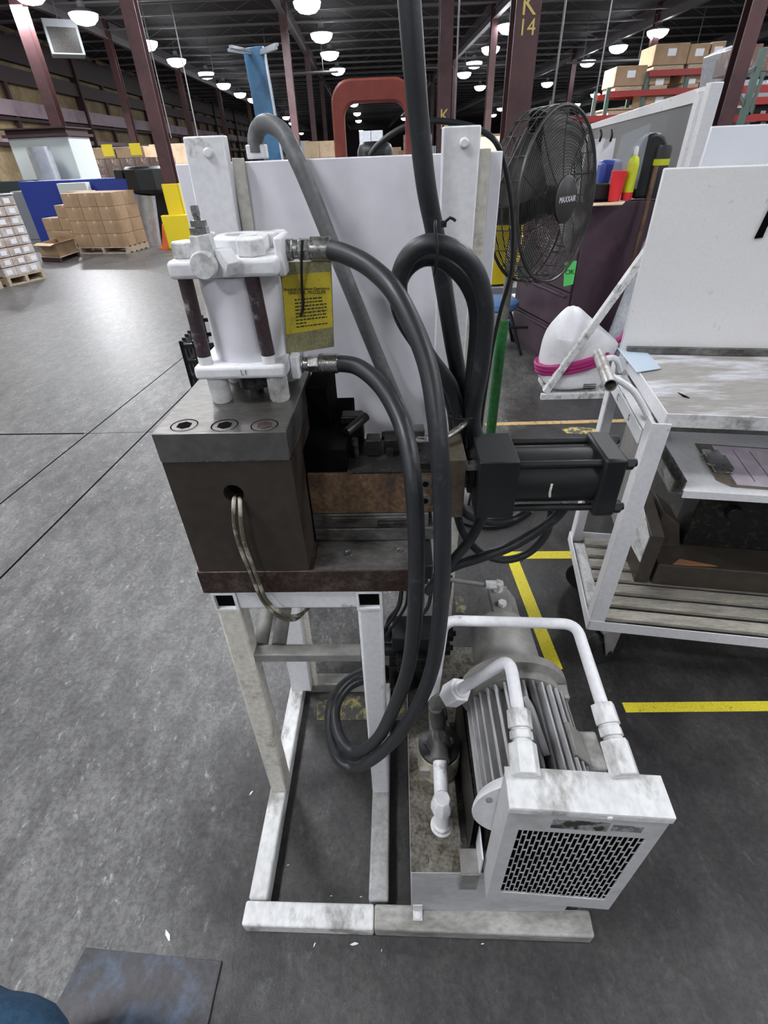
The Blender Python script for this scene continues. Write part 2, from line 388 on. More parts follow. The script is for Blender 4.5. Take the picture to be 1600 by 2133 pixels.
# steel columns of the hall
def column(px, py, Y, label, w=.25, yellow=False, letters=None, top=ROOF_Z):
    p = at(px, py, Y); x, y = p.x, p.y
    r = thing('steel_column', label, 'column', (x, y, 0), None)
    g = MB(M4.Translation((x, y, 0)) @ HM)
    g.box(-w/2, w/2, -w/2, -w/2+.02, 0, top); g.box(-w/2, w/2, w/2-.02, w/2, 0, top); g.box(-.01, .01, -w/2+.02, w/2-.02, 0, top)
    g.build('column_shaft', MAROON, r)
    if yellow:
        g = MB(M4.Translation((x, y, 0)) @ HM); q = w/2+.05
        g.box(-q, q, -q, -q+.03, 0, 1.15); g.box(-q, -q+.03, -q, q, 0, 1.15); g.box(q-.03, q, -q, q, 0, 1.15)
        g.build('column_guard', YELLOW, r, .01, label='yellow guard at column foot')
        g = MB(M4.Translation((x, y, 0)) @ HM); g.box(-q-.12, q+.12, -q-.15, -q-.02, 0, .62); g.build('guard_block', YELLOW, r, .02, label='wide yellow lower guard')
    if letters:
        for s, z, sz in letters:
            T = facing(V((x, y, z)) + hall(0, -w/2-.003), hall(1,0), (0,0,1)); text(s, sz, T, 'stencil', GOLD, r, .001)
    return r
column(372, 440, 12.0, 'maroon steel column with yellow guard at its foot, left of the white press panel', .24, True)
kc = at(1095, 15, 7.5)
column(1097, 0, 7.5, 'maroon column stencilled K 14 in yellow behind the black fan', .27, letters=[('K', at(1096, 12, 7.4).z, .25), ('14', at(1092, 60, 7.4).z, .19)])
column(928, 100, 14, 'distant maroon column with a yellow K, right of the thick overhead hose', .27, letters=[('K', at(914,242,13.9).z, .3), ('14', at(914,262,13.9).z, .2)])
column(1578, 0, 6.85, 'maroon column leaning out of the top right corner beside the green rack', .15)
column(118, 250, 19, 'maroon column against the left wall beside the pale machine', .32)
far = [(-9.9, 27), (-9.9, 36), (-9.9, 45), (-2.6, 24), (-2.6, 33), (-2.6, 43), (5.2, 26), (5.2, 36), (5.2, 47), (12.4, 28), (12.4, 38), (-17.2, 36), (-9.9, 56), (-2.6, 56), (5.2, 58), (12.4,50)]
c0 = None
for i, (x, y) in enumerate(far):
    p = hall(x, y)
    if c0 is None:
        c0 = thing('steel_column', 'far maroon warehouse column under the rows of lights', 'column', p, 'far columns')
        g = MB(M4.Translation(p) @ HM); g.box(-.13,.13,-.13,-.11,0,ROOF_Z); g.box(-.13,.13,.11,.13,0,ROOF_Z); g.box(-.01,.01,-.11,.11,0,ROOF_Z); g.build('column_shaft', MAROON, c0)
    else: dup(c0, p)
# ------------------------------------------------------------------ high bay lights, hung in rows
def make_light(p):
    r = thing('high_bay_light', 'bright white high bay light hanging in a row under the dark roof', 'ceiling light', p, 'rows of high bay lights')
    g = MB(); g.lathe(p, (0,0,1), [(.40,.061),(.36,.10),(.30,.14),(.12,.20),(.10,.34)], 16); g.build('housing', GREYCAB, r)
    g = MB(); g.lathe(p, (0,0,1), [(.08,-.20),(.26,-.16),(.38,-.06),(.42,.06)], 16); g.build('lens', LENS, r, label='lit white lens')
    g = MB(); g.cyl(p+V((0,0,.34)), p+V((0,0,ROOF_Z-LIGHT_Z-.002)), .015, n=6); g.build('hanger_rod', JOIST, r)
    return r
LP = [(175,35),(305,92),(368,128),(430,155),(466,178),(500,197),(527,208),(556,220),(596,245),(608,257),(628,278),(175,170),(236,187),(299,200),(343,213),(384,225),(461,253),(484,270),(506,278),
 (640,10),(670,75),(687,114),(703,147),(737,217),(744,237),(747,252),(752,273),(1060,57),(1022,103),(988,133),(967,155),(1000,182),(1043,227),(1028,240),(1370,68),(1288,100),(1224,130),(1140,175),
 (1240,198),(1201,218),(1272,170),(1270,188),(60,-12),(1175,230),(853,220),(852,232),(842,247)]
ROWS = [('the long row at upper left', 11), ('the short far-left row', 8), ('the middle row above the red frame', 8), ('the row just right of centre', 7), ('the row right of the K 14 column', 4), ('the far right group', 4)]
ORD = ['nearest', 'second', 'third', 'fourth', 'fifth', 'sixth', 'seventh', 'eighth', 'ninth', 'tenth', 'farthest']
labs = []
for nm, n_ in ROWS:
    for i in range(n_): labs.append('white high bay light, %s of %s' % (ORD[i], nm))
labs += ['white high bay light cut by the top left corner', 'tiny far high bay light low behind the fan top', 'tiny far high bay light seen at the right inside of the red frame, highest', 'tiny far high bay light seen at the right inside of the red frame, middle', 'tiny far high bay light seen at the right inside of the red frame, lowest']
l0 = None
for (px, py), lb in zip(LP, labs):
    p = at(px, py, Z=LIGHT_Z)
    if l0 is None: l0 = make_light(p); l0['label'] = lb
    else: dup(l0, p, label=lb)
# the same rows carry on overhead and behind; these light the machine
for x in (-9.9+.4, -2.6, 4.6, 11.6):
    for k in range(6):
        y = -5 + 4.9*k
        p = hall(x, y, LIGHT_Z)
        if k < 5: dup(l0, p, label='white high bay light of the rows overhead, outside the picture', group='overhead lights outside the picture')
        ld = bpy.data.lights.new('bay_lamp', 'AREA'); ld.shape = 'DISK'; ld.size = .75; ld.energy = LAMP_POWER; ld.color = (.94,.96,1.0)
        lo = bpy.data.objects.new('bay_lamp', ld); COL.objects.link(lo); lo.location = p + V((0,0,-.08))
#FLOORMARKS
def strip(a, c, w, name, mat, z=.0015, ends=None):
    a, c = V(a), V(c); g = MB(); g.beam(V((a.x,a.y,z/2)), V((c.x,c.y,z/2)), w, z); return g.build(name, mat)
k = 1
for a, c, w in ((at(0,1205,Z=0), at(395,812,Z=0), .011), (at(0,1050,Z=0), at(375,750,Z=0), .010), (at(0,905,Z=0), at(175,903,Z=0), .016)):
    d = (c-a); e = a - d*.3 if k < 3 else a - d; f2 = c + d*(1.2 if k < 3 else 0); struct(strip(e, f2, w, 'floor_joint', HOLE, .0008)); k += 1
struct(strip(at(175,903,Z=0), at(400,898,Z=0), .003, 'floor_joint', HOLE, .0008))
a = at(1048,1157,Z=0); tag(strip(a, at(1300,1155,Z=0), .05, 'floor_tape', YELTAPE), 'yellow floor tape running across from under the hoses to the white cart', 'floor tape')
tag(strip(at(1070,1170,Z=0), at(1158,1395,Z=0), .05, 'floor_tape', YELTAPE, .002), 'yellow floor tape running toward the camera beside the motor', 'floor tape')
tag(strip(at(1300,1474,Z=0), at(1700,1470,Z=0), .035, 'floor_tape', YELTAPE), 'yellow floor tape in front of the white cart, near the right edge', 'floor tape')
tag(strip(at(1010,884,Z=0), at(1700,866,Z=0), .045, 'floor_tape', TANTAPE), 'thin tan floor line crossing behind the green fan pole', 'floor tape')
g = MB(); g.prism([at(*q, Z=.0005) for q in ((1168,893),(1195,889),(1235,892),(1262,900),(1225,905),(1180,903))], (0,0,.001)); tag(g.build('paint_patch', worn('patchy_yellow', (.09,.085,.08), (.62,.50,.12), .42, 22, .6, .6, mottle=.1)), 'worn yellow paint patch on the floor behind the black cylinder', 'floor mark')
g = MB(); g.prism([at(*q, Z=.0005) for q in ((948,1242),(962,1243),(972,1262),(968,1280),(950,1276))], (0,0,.001)); tag(g.build('paint_patch', YELPAINT), 'faded yellow floor patch seen just right of the hanging hoses', 'floor mark')
g = MB(); g.prism([at(*q, Z=.0005) for q in ((660,1465),(700,1450),(860,1452),(860,1500),(660,1500))], (0,0,.001)); tag(g.build('paint_patch', YELPAINT), 'worn yellow paint band on the floor inside the press stand', 'floor mark')
# scuffed plate on the floor, and the knee at the bottom left edge
g = MB(); P = [at(*q, Z=0) for q in ((180,1975),(463,2003),(420,2200),(70,2190))]; g.prism(P, (0,0,.006))
tag(g.build('floor_plate', MATM, bevel=.001), 'scuffed blue-edged dark square plate lying on the floor at bottom left', 'plate')
# litter chips
def chip(px, py, s, rot):
    p = at(px, py, Z=.0); T = M4.Translation(p) @ M4.Rotation(rot, 4, 'Z'); g = MB(T)
    g.prism([(-s,-.15*s,0),(-.3*s,-.35*s,0),(.8*s,-.1*s,0),(s,.1*s,0),(.1*s,.3*s,0)], (0,0,.0015)); return g.build('paint_chip', PAPER)
for px, py, s, rt, wh in ((523,1652,.008,.9,'left of the front left leg of the press stand'),(738,1966,.010,0,'just in front of the middle of the front rail'),(350,1948,.014,-1.0,'standing out beside the dark square plate, longest of all'),(655,1968,.005,1,'in front of the left part of the front rail'),(1005,1966,.004,0,'in front of the right part of the front rail'),(795,1980,.003,1.2,'tiny, right of the longest chip at the front rail'),(600,1802,.003,.2,'tiny, inside the stand near its left rail'),(690,1866,.003,0,'tiny, inside the stand behind the front rail, left one'),(752,1868,.003,0,'tiny, inside the stand behind the front rail, right one')):
    tag(chip(px, py, s, rt), 'white paint chip on the floor, '+wh, 'paint chip', 'paint chips on the floor')
#====================================================================== PRESS STAND
def tubeopen(g, x0, x1, y0, y1, z0, z1, t=.005):   # square tube along Y, open ends
    O = [(x0,z0),(x1,z0),(x1,z1),(x0,z1)]; I = [(x0+t,z0+t),(x1-t,z0+t),(x1-t,z1-t),(x0+t,z1-t)]
    R = [[g.v((x,y,z)) for x,z in S] for y in (y0,y1) for S in (O,I)]
    o0,i0,o1,i1 = R
    for k in range(4):
        j=(k+1)%4
        g.f([o0[k],o0[j],i0[j],i0[k]]); g.f([o1[j],o1[k],i1[k],i1[j]]); g.f([o0[j],o0[k],o1[k],o1[j]]); g.f([i0[k],i0[j],i1[j],i1[k]])
st = thing('press_stand', 'white square-tube steel stand carrying the dark press head', 'stand', (-.2,.65,0))
B = .006
g = MB(); g.hexa([(-.392,.353,0),(-.08,.3485,0),(-.08,.3985,0),(-.392,.402,0),(-.392,.353,.047),(-.08,.3485,.047),(-.08,.3985,.047),(-.392,.402,.047)]); g.build('base_rail', WHITEDIRTY, st, B, 'scuffed white left part of the front rail', 3)
g = MB(); g.hexa([(-.079,.3485,0),(.425,.341,0),(.428,.392,0),(-.079,.3985,0),(-.079,.3485,.047),(.425,.341,.047),(.428,.392,.047),(-.079,.3985,.047)]); g.build('base_rail', GRIMRAIL, st, B, 'grimy grey right part of the front rail', 3)
g = MB(); g.box(-.387,-.34,.404,1.03,0,.047); g.build('base_rail', WHITEDIRTY, st, B, segs=3)
g = MB(); g.box(-.094,-.046,.404,1.03,0,.047); g.build('base_rail', worn('grey_soiled_rail',(.42,.42,.42),(.24,.23,.22),.4,14,mottle=.1,soft=.15), st, B, 'greyer middle rail', 3)
g = MB(); g.box(-.338,.40,1.0,1.047,0,.047); g.build('base_rail', GREYPAINT, st, B, segs=3)
g = MB(); g.box(.372,.42,.404,.998,0,.047); g.build('base_rail', WHITEDIRTY, st, B, segs=3)
g = MB(); g.beam((-.357,.673,.047),(-.338,.673,.797),.047,.047,(0,1,0)); g.build('leg', CREAM, st, B, 'yellowed front leg with black paint chips', 3)
g = MB(); g.beam((-.070,.673,.047),(-.064,.673,.797),.047,.047,(0,1,0)); g.build('leg', WHITE, st, B, segs=3)
g = MB(); tubeopen(g,-.362,-.315,.648,.97,.797,.844); g.build('top_rail', WHITE, st)
g = MB(); tubeopen(g,-.088,-.039,.648,.97,.795,.844); g.build('top_rail', WHITE, st)
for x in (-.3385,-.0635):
    g = MB(); g.box(x-.0185,x+.0185,.656,.660,.8015,.8385); g.build('tube_shade', HOLE, st, label='painted shade inside the open tube end')  # near-black sheet standing in for the shade inside the hollow tube
g = MB(); g.box(-.3155,-.0875,.652,.698,.797,.844); g.build('top_rail', WHITE, st, .004)
zb = at(650,1362,.66).z
g = MB(); g.beam((-.325,.672,zb-.012),(-.09,.672,zb-.012),.030,.024); g.build('cross_brace', GREYPAINT, st, .003)
g = MB(); g.tube([(-.312,.69,zb-.01),(-.318,.985,zb+.05)], .016, 14, 1); g.build('side_brace', GREYPAINT, st)
g = MB(); g.tube([(-.272,.69,zb-.01),(-.276,.985,zb+.05)], .016, 14, 1); g.build('side_brace', GREYPAINT, st)
# tall back posts that carry the sheet panel
def post(top0, top1, zt, xb, label):
    g = MB(); w = top1-top0; xm=(top0+top1)/2
    def ring(x,z): return [(x-w/2,.975,z),(x+w/2,.975,z),(x+w/2,1.0,z),(x+w/2-.005,1.0,z),(x+w/2-.005,.98,z),(x-w/2+.005,.98,z),(x-w/2+.005,1.0,z),(x-w/2,1.0,z)]
    A=[g.v(p) for p in ring(xb,.0475)]; Bq=[g.v(p) for p in ring(xm,zt)]; n=8
    g.f(A[::-1]); g.f(Bq)
    for i in range(n): g.f([A[i],A[(i+1)%n],Bq[(i+1)%n],Bq[i]])
    o=g.build('back_post', WHITE, st, .003, label)
    c=V((xm+.004,.972,zt-.022)); g=MB(); g.lathe(c+V((0,.003,0)),(0,-1,0),[(.0075,0),(.0075,.003),(.005,.005)],16); g.build('post_bolt', WHITE, st); g=MB(); g.beam((xb+w/2+.009,.999,.0475),(top1+.011,.999,zt-.03),.020,.006,(0,1,0)); g.build('post_flange', CREAM, st, .001); return o  # flange in cream: shading of the post side put into its colour
post(-.339,-.273,1.532,-.345,'left back post with scratched paint')
post(.074,.134,1.531,.090,'right back post')
# white sheet panel bolted behind the posts
g = MB(); pT, pB = 1.497, .955
g.box(-.372,.176,1.004,1.018,pB,pT)
pan = tag(g.build('sheet_panel', WHITEPANEL, bevel=.002), 'large white sheet metal panel fixed behind the press on two tall posts', 'panel')
g = MB(); g.box(-.055,.072,1.003,1.012,.50,.93); tag(g.build('skirt_sheet', worn('pale_grey_sheet',(.46,.46,.46),(.36,.36,.36),.4,6,mottle=.05)), 'pale grey lower sheet behind the hanging hoses under the press head', 'panel')
g = MB(); g.box(-.115,-.08,.99,1.0,.0475,.95); tag(g.build('mounting_bar', GREYPAINT), 'narrow grey upright bar behind the right front leg of the press stand', 'bar')
#====================================================================== PRESS HEAD
ph = thing('die_press', 'heavy dark steel press head with rectangular block on a long base plate', 'press head', (-.2,.65,.844))
BX0, BX1, BT = -.368, -.168, 1.176
g = MB(); g.box(-.374,.022,.648,.86,.8445,.898); g.build('base_plate', RUSTDARK, ph, .002, 'rusty brown base plate')
g = MB(); g.box(-.160,.021,.6485,.732,.8982,.8994); g.build('plate_top', STEELMID, ph, label='bare grey top of the base plate')
g = MB(); g.holeplate(BX0,BX1,.8985,1.127,.65,.675,-.269,1.067,.0165); g.build('front_plate', STEEL, ph)
g = MB(); g.box(BX0+.002,BX1-.0005,.6755,.90,.8985,1.127); g.build('block_body', STEEL, ph, .001)
g = MB(); g.cyl((-.269,.6752,1.067),(-.269,.6745,1.067),.0164); g.build('cable_hole', HOLE, ph, label='dark round cable hole')
g = MB(); g.box(BX0-.001,BX1,.648,.905,1.1285,BT); g.build('top_plate', STEELTOP, ph, .0015, 'ground bright top plate')
g = MB(); g.box(BX0,BX1-.002,.6495,.65,1.1272,1.1284); g.build('seam', ZINC, ph, label='bright seam under the top plate')
for px in (384,468,551):
    c = at(px,886,Z=BT); g = MB()
    g.lathe(c+V((0,0,.0002)),(0,0,1),[(.0225,0),(.0225,.0003),(.0208,.0003)],32,False)
    bo = g.build('cap_bolt', STEELTOP, ph, label='round socket head bolt'); g = MB(); g.lathe(c+V((0,0,.0002)),(0,0,1),[(.0207,0),(.0207,.0002),(.0188,.0002)],32,False); g.build('bolt_groove', HOLE, bo); g = MB(); g.nut(c+V((0,0,.0003)), c+V((0,0,.0009)), .0115); g.build('bolt_socket', HOLE if px<550 else RUSTDARK, bo)
g = MB(); g.box(-.166,-.130,.83,.965,1.0,1.168); g.build('throat_shade', HOLE, ph, label='black stand-in for the shaded gap behind the block')  # near-black solids standing in for the dark void behind the block
g = MB(); g.box(-.166,-.095,.742,.965,1.0475,1.092); g.build('throat_shade', HOLE, ph)
# slide: rusty face bar, dark rails, end block
g = MB(); g.box(-.166,.062,.735,.86,.962,1.047); g.build('slide_bar', RUST, ph, .0015, 'rusty brown slide bar')
g = MB(); g.box(-.094,.062,.7345,.86,1.0475,1.0505); g.build('slide_top', DARKMETAL, ph)
g = MB(); g.box(-.166,.05,.733,.80,.9295,.961); g.box(-.13,.03,.7305,.733,.945,.955); g.build('guide_rail', STEELMID, ph, .002)
g = MB(); g.box(-.166,.06,.730,.80,.9,.929); g.build('guide_rail', STEELMID, ph, .002)
g = MB(); g.box(-.045,.022,.722,.733,.935,.948); g.build('rail_clip', DARKMETAL, ph, .001)
g = MB(); g.box(.070,.1135,.735,.835,.948,1.072); g.build('end_block', worn('brown_end_block',(.10,.075,.045),(.045,.04,.035),.4,18,mottle=.15,soft=.2), ph, .002, 'brown-stained end block of the slide')
g = MB(); g.box(.02,.069,.742,.83,.99,1.064); g.build('end_block', DARKMETAL, ph, .002)
for z in (1.028,.992):
    g = MB(); g.cyl((.043,.7415,z),(.043,.728,z),.011,n=20); b_=g.build('cap_bolt', STEELTOP, ph); g=MB(); g.nut((.043,.7278,z),(.043,.7272,z),.006); g.build('bolt_socket', HOLE, b_)
for x,y in ((-.10,.695),(-.005,.70),(-.11,.745)):
    g = MB(); g.lathe((x,y,.8995),(0,0,1),[(.009,0),(.009,.0015),(.006,.0015),(.005,.0005)],16); g.build('countersunk_screw', ZINC, ph)
# clamps and latches on the slide
def pbox(g, x0, x1, y0, y1, Yp, d):  # box from pixel rectangle on plane Y, going back d
    a = at(x0,y1,Yp); c = at(x1,y0,Yp); g.box(a.x,c.x,Yp,Yp+d,a.z,c.z); return g
g = MB(); g.box(-.062,-.037,.79,.82,1.051,1.083); g.build('latch_block', DARKMETAL, ph, .002)
g = MB(); g.cyl((-.098,.80,1.095),(-.064,.845,1.105),.009,n=20); g.build('latch_pin', DARKMETAL, ph)
g = MB(); g.box(-.112,-.07,.845,.875,1.05,1.105); g.build('latch_block', DARKMETAL, ph, .003)
g = MB(); g.cyl((-.082,.79,1.051),(-.082,.79,1.088),.006,n=12); g.build('latch_stud', DARKMETAL, ph)
g = MB(); g.box(-.03,.0,.80,.84,1.051,1.078); g.cyl((-.035,.83,1.072),(-.0,.83,1.072),.008,n=12); g.build('latch_block', DARKMETAL, ph, .002)
g = MB(); g.box(.0,.045,.82,.85,1.051,1.085); g.build('latch_block', STEELMID, ph, .002)
for x in (-.02,.012,.03):
    g = MB(); g.cyl((x,.79,1.051),(x,.79,1.066),.007,n=6); g.build('stud_nut', DARKMETAL, ph)
g = MB(); g.tube([(.03,.79,1.083),(.07,.78,1.088),(.10,.80,1.095),(.125,.83,1.10)],.006,10,6); g.build('grease_line', ZINC, ph, label='thin bare metal line')
g = MB(); g.box(.022,.056,.66,.78,.862,.897); g.box(.018,.05,.69,.76,.82,.862); g.build('side_bracket', BLACK, ph, .003, 'black bracket at the plate end')
g = MB(); g.cyl((.1135,.775,1.015),(.142,.775,1.015),.022,n=24); g.cyl((.122,.775,1.015),(.130,.775,1.015),.032,n=6); g.build('coupling', DARKMETAL, ph)
g = MB(); g.box(.114,.135,.742,.757,1.045,1.058); g.build('coupling_bar', ZINC, ph, .001)
#====================================================================== HORIZONTAL CYLINDER (black)
Y0,Y1,Z0,Z1 = .72,.828,.957,1.074
hx0,hx1 = at(1000,962,Y0).x, at(1086,962,Y0).x
ex0,ex1 = at(1263,962,Y0).x, at(1312,962,Y0).x
hc = thing('hydraulic_cylinder', 'black horizontal hydraulic cylinder with square end caps and tie rods', 'hydraulic cylinder', (.25,.775,Z0))
g = MB(); g.box(hx0,hx1,Y0,Y1,Z0,Z1); g.build('end_cap', BLACK, hc, .002)
g = MB(); g.box(ex0,ex1,Y0,Y1,Z0,Z1); g.build('end_cap', BLACK, hc, .005)
g = MB(); g.cyl((hx1,.774,1.0155),(ex0,.774,1.0155),.050,n=48); g.build('barrel', BLACK, hc)
for y in (Y0+.013,Y1-.013):
    for z in (Z0+.013,Z1-.013):
        g = MB(); g.cyl((hx1,y,z),(ex0,y,z),.0065,n=14); g.build('tie_rod', BLACK, hc)
        g = MB(); g.nut((ex1,y,z),(ex1+.012,y,z),.012); g.cyl((ex1+.012,y,z),(ex1+.018,y,z),.007,n=12); g.build('tie_nut', BLACK, hc)
a = at(1133,995,Y0+.003); g = MB(); g.tube([V((.2635,.7262,.998)),V((.2615,.7245,1.010)),V((.2625,.7250,1.026))],.0022,8,3); g.build('paint_scrape', CREAM, hc, label='white scrape on the barrel')
#====================================================================== VERTICAL CYLINDER (white)
vc = thing('hydraulic_cylinder', 'white painted upright hydraulic cylinder with hex nuts on top of the press block', 'hydraulic cylinder', (-.25,.80,BT))
fx0,fx1,fy0,fy1 = -.318,-.178,.742,.882
def plate(x0,x1,y0,y1,z0,z1,nm):
    g = MB(); g.box(x0,x1,y0,y1,z0,z1); g.build(nm, WHITE, vc, .006, segs=3)
for x,y in ((fx0+.023,fy0+.024),(fx1-.02,fy0+.024),(fx0+.023,fy1-.024),(fx1-.02,fy1-.024)):
    g = MB(); g.lathe((x,y,BT),(0,0,1),[(.014,0),(.0165,.004),(.0165,.044)],24); g.build('foot', WHITEDIRTY, vc)
plate(fx0-.003,fx1+.002,fy0,fy1,1.2205,1.242,'lower_flange')
plate(fx0-.002,fx1+.012,fy0,fy1,1.366,1.390,'upper_flange')
g = MB(); g.cyl((-.2415,.815,1.2425),(-.2405,.812,1.3655),.0605,n=56); g.build('barrel', WHITEPANEL, vc)
for x,y,x2 in ((fx0+.014,fy0+.016,fx0+.014),(fx1-.025,fy0+.014,fx1-.029),(fx0+.014,fy1-.016,fx0+.014),(fx1-.012,fy1-.016,fx1-.012)):
    g = MB(); g.cyl((x,y,1.254),(x2,y,1.3655),.0105,n=20); g.build('tie_rod', PURPLEROD, vc, label='dark stained tie rod')
    g = MB(); g.cyl((x,y,1.2425),(x,y,1.2542),.0108,n=20); g.build('rod_collar', WHITE, vc)
g = MB(); g.cyl((-.245,.80,1.19),(-.245,.80,1.22),.026,n=24); g.cyl((-.245,.80,BT),(-.245,.80,1.19),.012,n=16); g.cyl((-.225,.775,1.2),(-.225,.775,1.22),.01,n=6); g.build('piston_rod', DARKMETAL, vc, label='greasy piston rod under the flange')
for x,y,rr_,h in ((-.298,.775,.022,.02),(-.205,.770,.022,.022),(-.298,.86,.020,.02),(-.19,.86,.022,.02)):
    g = MB(); g.cyl((x,y,1.390),(x,y,1.390+h),rr_,n=6,a0=.3); g.build('hex_nut', WHITEDIRTY, vc, .002)
g = MB(); g.lathe((-.232,.825,1.390),(0,0,1),[(.040,0),(.040,.018),(.034,.021),(.022,.021),(.022,.014)],40,False); g.build('gland_ring', WHITE, vc, .0015)
g = MB(); g.cyl((-.214,.80,1.39),(-.214,.80,1.413),.013,n=6); g.build('gland_plug', WHITE, vc)
# bleed valve at the front left of the upper flange
vb = at(437,548,.728)
g = MB(); g.lathe((vb.x-.003,.705,vb.z),(0,1,0),[(.0155,0),(.0172,.002),(.0172,.013),(.014,.016),(.014,.04)],28); g.build('bleed_valve', WHITEDIRTY, vc)
g = MB(); g.nut((vb.x+.012,.722,vb.z),(vb.x+.022,.742,vb.z),.019); g.build('valve_nut', WHITE, vc, .001)
g = MB(); g.nut((vb.x-.002,.728,vb.z+.008),(vb.x-.004,.728,vb.z+.034),.0155); g.build('valve_body', WHITEDIRTY, vc, .001)
g = MB(); vx = vb.x-.004
g.nut((vx,.728,vb.z+.0345),(vx,.728,vb.z+.042),.0125); g.nut((vx+.001,.728,vb.z+.043),(vx+.001,.728,vb.z+.050),.0105); g.cyl((vx,.728,vb.z+.034),(vx,.728,vb.z+.066),.0042,n=10); g.box(vx-.004,vx+.004,.724,.732,vb.z+.055,vb.z+.066)
g.build('valve_stem', ZINC, vc, label='bare grey stem and lock nuts')
g = MB(); g.box(fx1+.002,fx1+.016,.775,.84,1.206,1.244); g.build('port_boss', WHITE, vc, .003)
g = MB(); g.box(fx1+.006,fx1+.018,.765,.83,1.362,1.412); g.build('port_boss', WHITE, vc, .003)
def mark(T, pts):   # small engraved strokes
    g = MB(T)
    for a_, b_ in pts: g.beam(a_, b_, .0012, .0008)
    return g
mark(None, [((-.246,.7415,1.228),(-.246,.7415,1.236)),((-.246,.7415,1.228),(-.242,.7415,1.228)),((-.239,.7415,1.228),(-.239,.7415,1.236))]).build('stamped_mark', GREYPAINT, vc)
#====================================================================== HOSES
def P3(lst, dz=0): return [a_ if isinstance(a_, V) else at(a_[0], a_[1], a_[2]) for a_ in lst]
def hose(name, label, pts, r, mat, cat='hose', group=None, n=14):
    p = P3(pts); g = MB(); g.tube(p, r, n, 8); o = g.build(name, mat, loc=p[-1]); tag(o, label, cat, group); WL[o.name] = V(p[-1]); return o, p
def fitting(o, a, b2, segs, mat=ZINC):
    a, b2 = V(a), V(b2); d = b2-a; t = 0
    for frac, r, n in segs:
        g = MB(); g.cyl(a+d*t, a+d*(t+frac*.97), r, n=n); g.build('crimp_sleeve' if n > 8 else 'fitting_nut', mat, o, .0008); t += frac
o, p = hose('hydraulic_hose', 'dark grey hydraulic hose looping down from the upper fitting of the white cylinder', [(680,519,.80),(720,530,.78),(770,556,.75),(820,605,.71),(865,690,.67),(893,770,.64),(908,860,.61),(916,950,.59),(921,1050,.58),(921,1180,.565),(916,1290,.56),(898,1400,.56),(860,1488,.565),(805,1558,.58),(745,1598,.605),(705,1580,.63),(688,1530,.67),(690,1470,.72),(715,1428,.77),(755,1402,.82),(800,1395,.86),(840,1400,.90)], .0136, RUBBER)
fitting(o, at(578,520,.80), at(690,519,.80), [(.16,.011,16),(.14,.016,6),(.10,.013,16),(.22,.0155,6),(.38,.0165,20)])
o, p = hose('hydraulic_hose', 'dark grey hydraulic hose looping down from the lower fitting of the white cylinder', [(700,757,.80),(745,764,.78),(790,800,.74),(825,855,.69),(848,920,.645),(860,1000,.61),(866,1080,.595),(868,1180,.58),(863,1300,.57),(848,1400,.57),(818,1480,.58),(785,1540,.60),(742,1566,.62),(708,1535,.655),(698,1480,.71),(718,1437,.76),(755,1416,.80),(800,1412,.85),(840,1410,.88)], .0136, RUBBER)
fitting(o, at(603,757,.80), at(708,757,.80), [(.12,.010,16),(.16,.0155,6),(.10,.012,16),(.22,.0145,6),(.38,.016,20)])
o, p = hose('overhead_hose', 'thick black hose dropping from above the frame top down past the white panel', [V((-.06,.86,6.05)),V((-.04,.86,4.2)),V((-.015,.86,2.9)),V((.0,.86,2.3)),V((.006,.86,2.0)),V((.011,.86,1.82)),(842,-180,.86),(850,-40,.86),(860,100,.86),(872,250,.865),(888,390,.87),(907,490,.88),(925,600,.88),(944,720,.88),(960,810,.88),(969,880,.88),(975,960,.87)], .0150, RUBBER)
o, p = hose('coiled_hose', 'outer black hose of the coil zip-tied beside the right post', [(1000,925,.83),(985,870,.83),(1003,760,.815),(1011,640,.805),(980,548,.80),(905,508,.795),(850,536,.80),(830,600,.805),(848,665,.82),(893,742,.835),(936,800,.845),(955,860,.85),(962,930,.85)], .0138, RUBBER)
o, p = hose('coiled_hose', 'inner black hose of the coil zip-tied beside the right post', [(978,930,.855),(970,870,.855),(985,770,.85),(993,660,.84),(972,590,.835),(925,545,.83),(880,538,.83),(842,568,.835),(828,620,.84),(838,665,.85),(872,720,.86),(915,780,.865),(943,850,.87),(950,930,.87)], .0125, RUBBER)
zt = at(905,518,.79)
g = MB(); g.tube([zt+V((.0,-.008,.026)),zt+V((.003,-.022,.0)),zt+V((.0,-.01,-.032)),zt+V((.004,.05,-.034)),zt+V((.006,.075,0)),zt+V((.004,.05,.028))],.0022,6,5,True); g.box(zt.x+.008,zt.x+.016,zt.y+.0,zt.y+.008,zt.z+.026,zt.z+.034); g.tube([zt+V((.012,.0,.03)),zt+V((.02,-.005,.038)),zt+V((.028,-.006,.034))],.002,5,2)
tag(g.build('cable_tie', BLACK), 'black cable tie round the top of the coiled hoses', 'cable tie')
zt = at(965,862,.84)
g = MB(); g.tube([zt+V((.024*math.cos(t*PI/4),.03*math.sin(t*PI/4),.004*math.cos(t))) for t in range(8)],.002,6,3,True); tag(g.build('cable_tie', BLACK), 'black cable tie low on the hose bundle above the black cylinder', 'cable tie')
o, p = hose('arched_hose', 'dusty grey hose arching over the top left of the white panel', [(535,318,1.03),(533,290,1.03),(540,266,1.025),(560,258,1.01),(590,278,.99),(620,335,.97),(652,410,.96),(690,505,.95),(735,615,.945),(775,715,.94),(815,810,.93),(845,880,.92),(870,940,.91)], .0135, RUBBERGREY)
g = MB(); a = at(518,332,1.03); c = at(553,300,1.03); g.box(a.x,c.x,1.02,1.045,a.z,c.z); g.build('hose_fitting', WHITE, o, .002, 'white square fitting at the hose end')
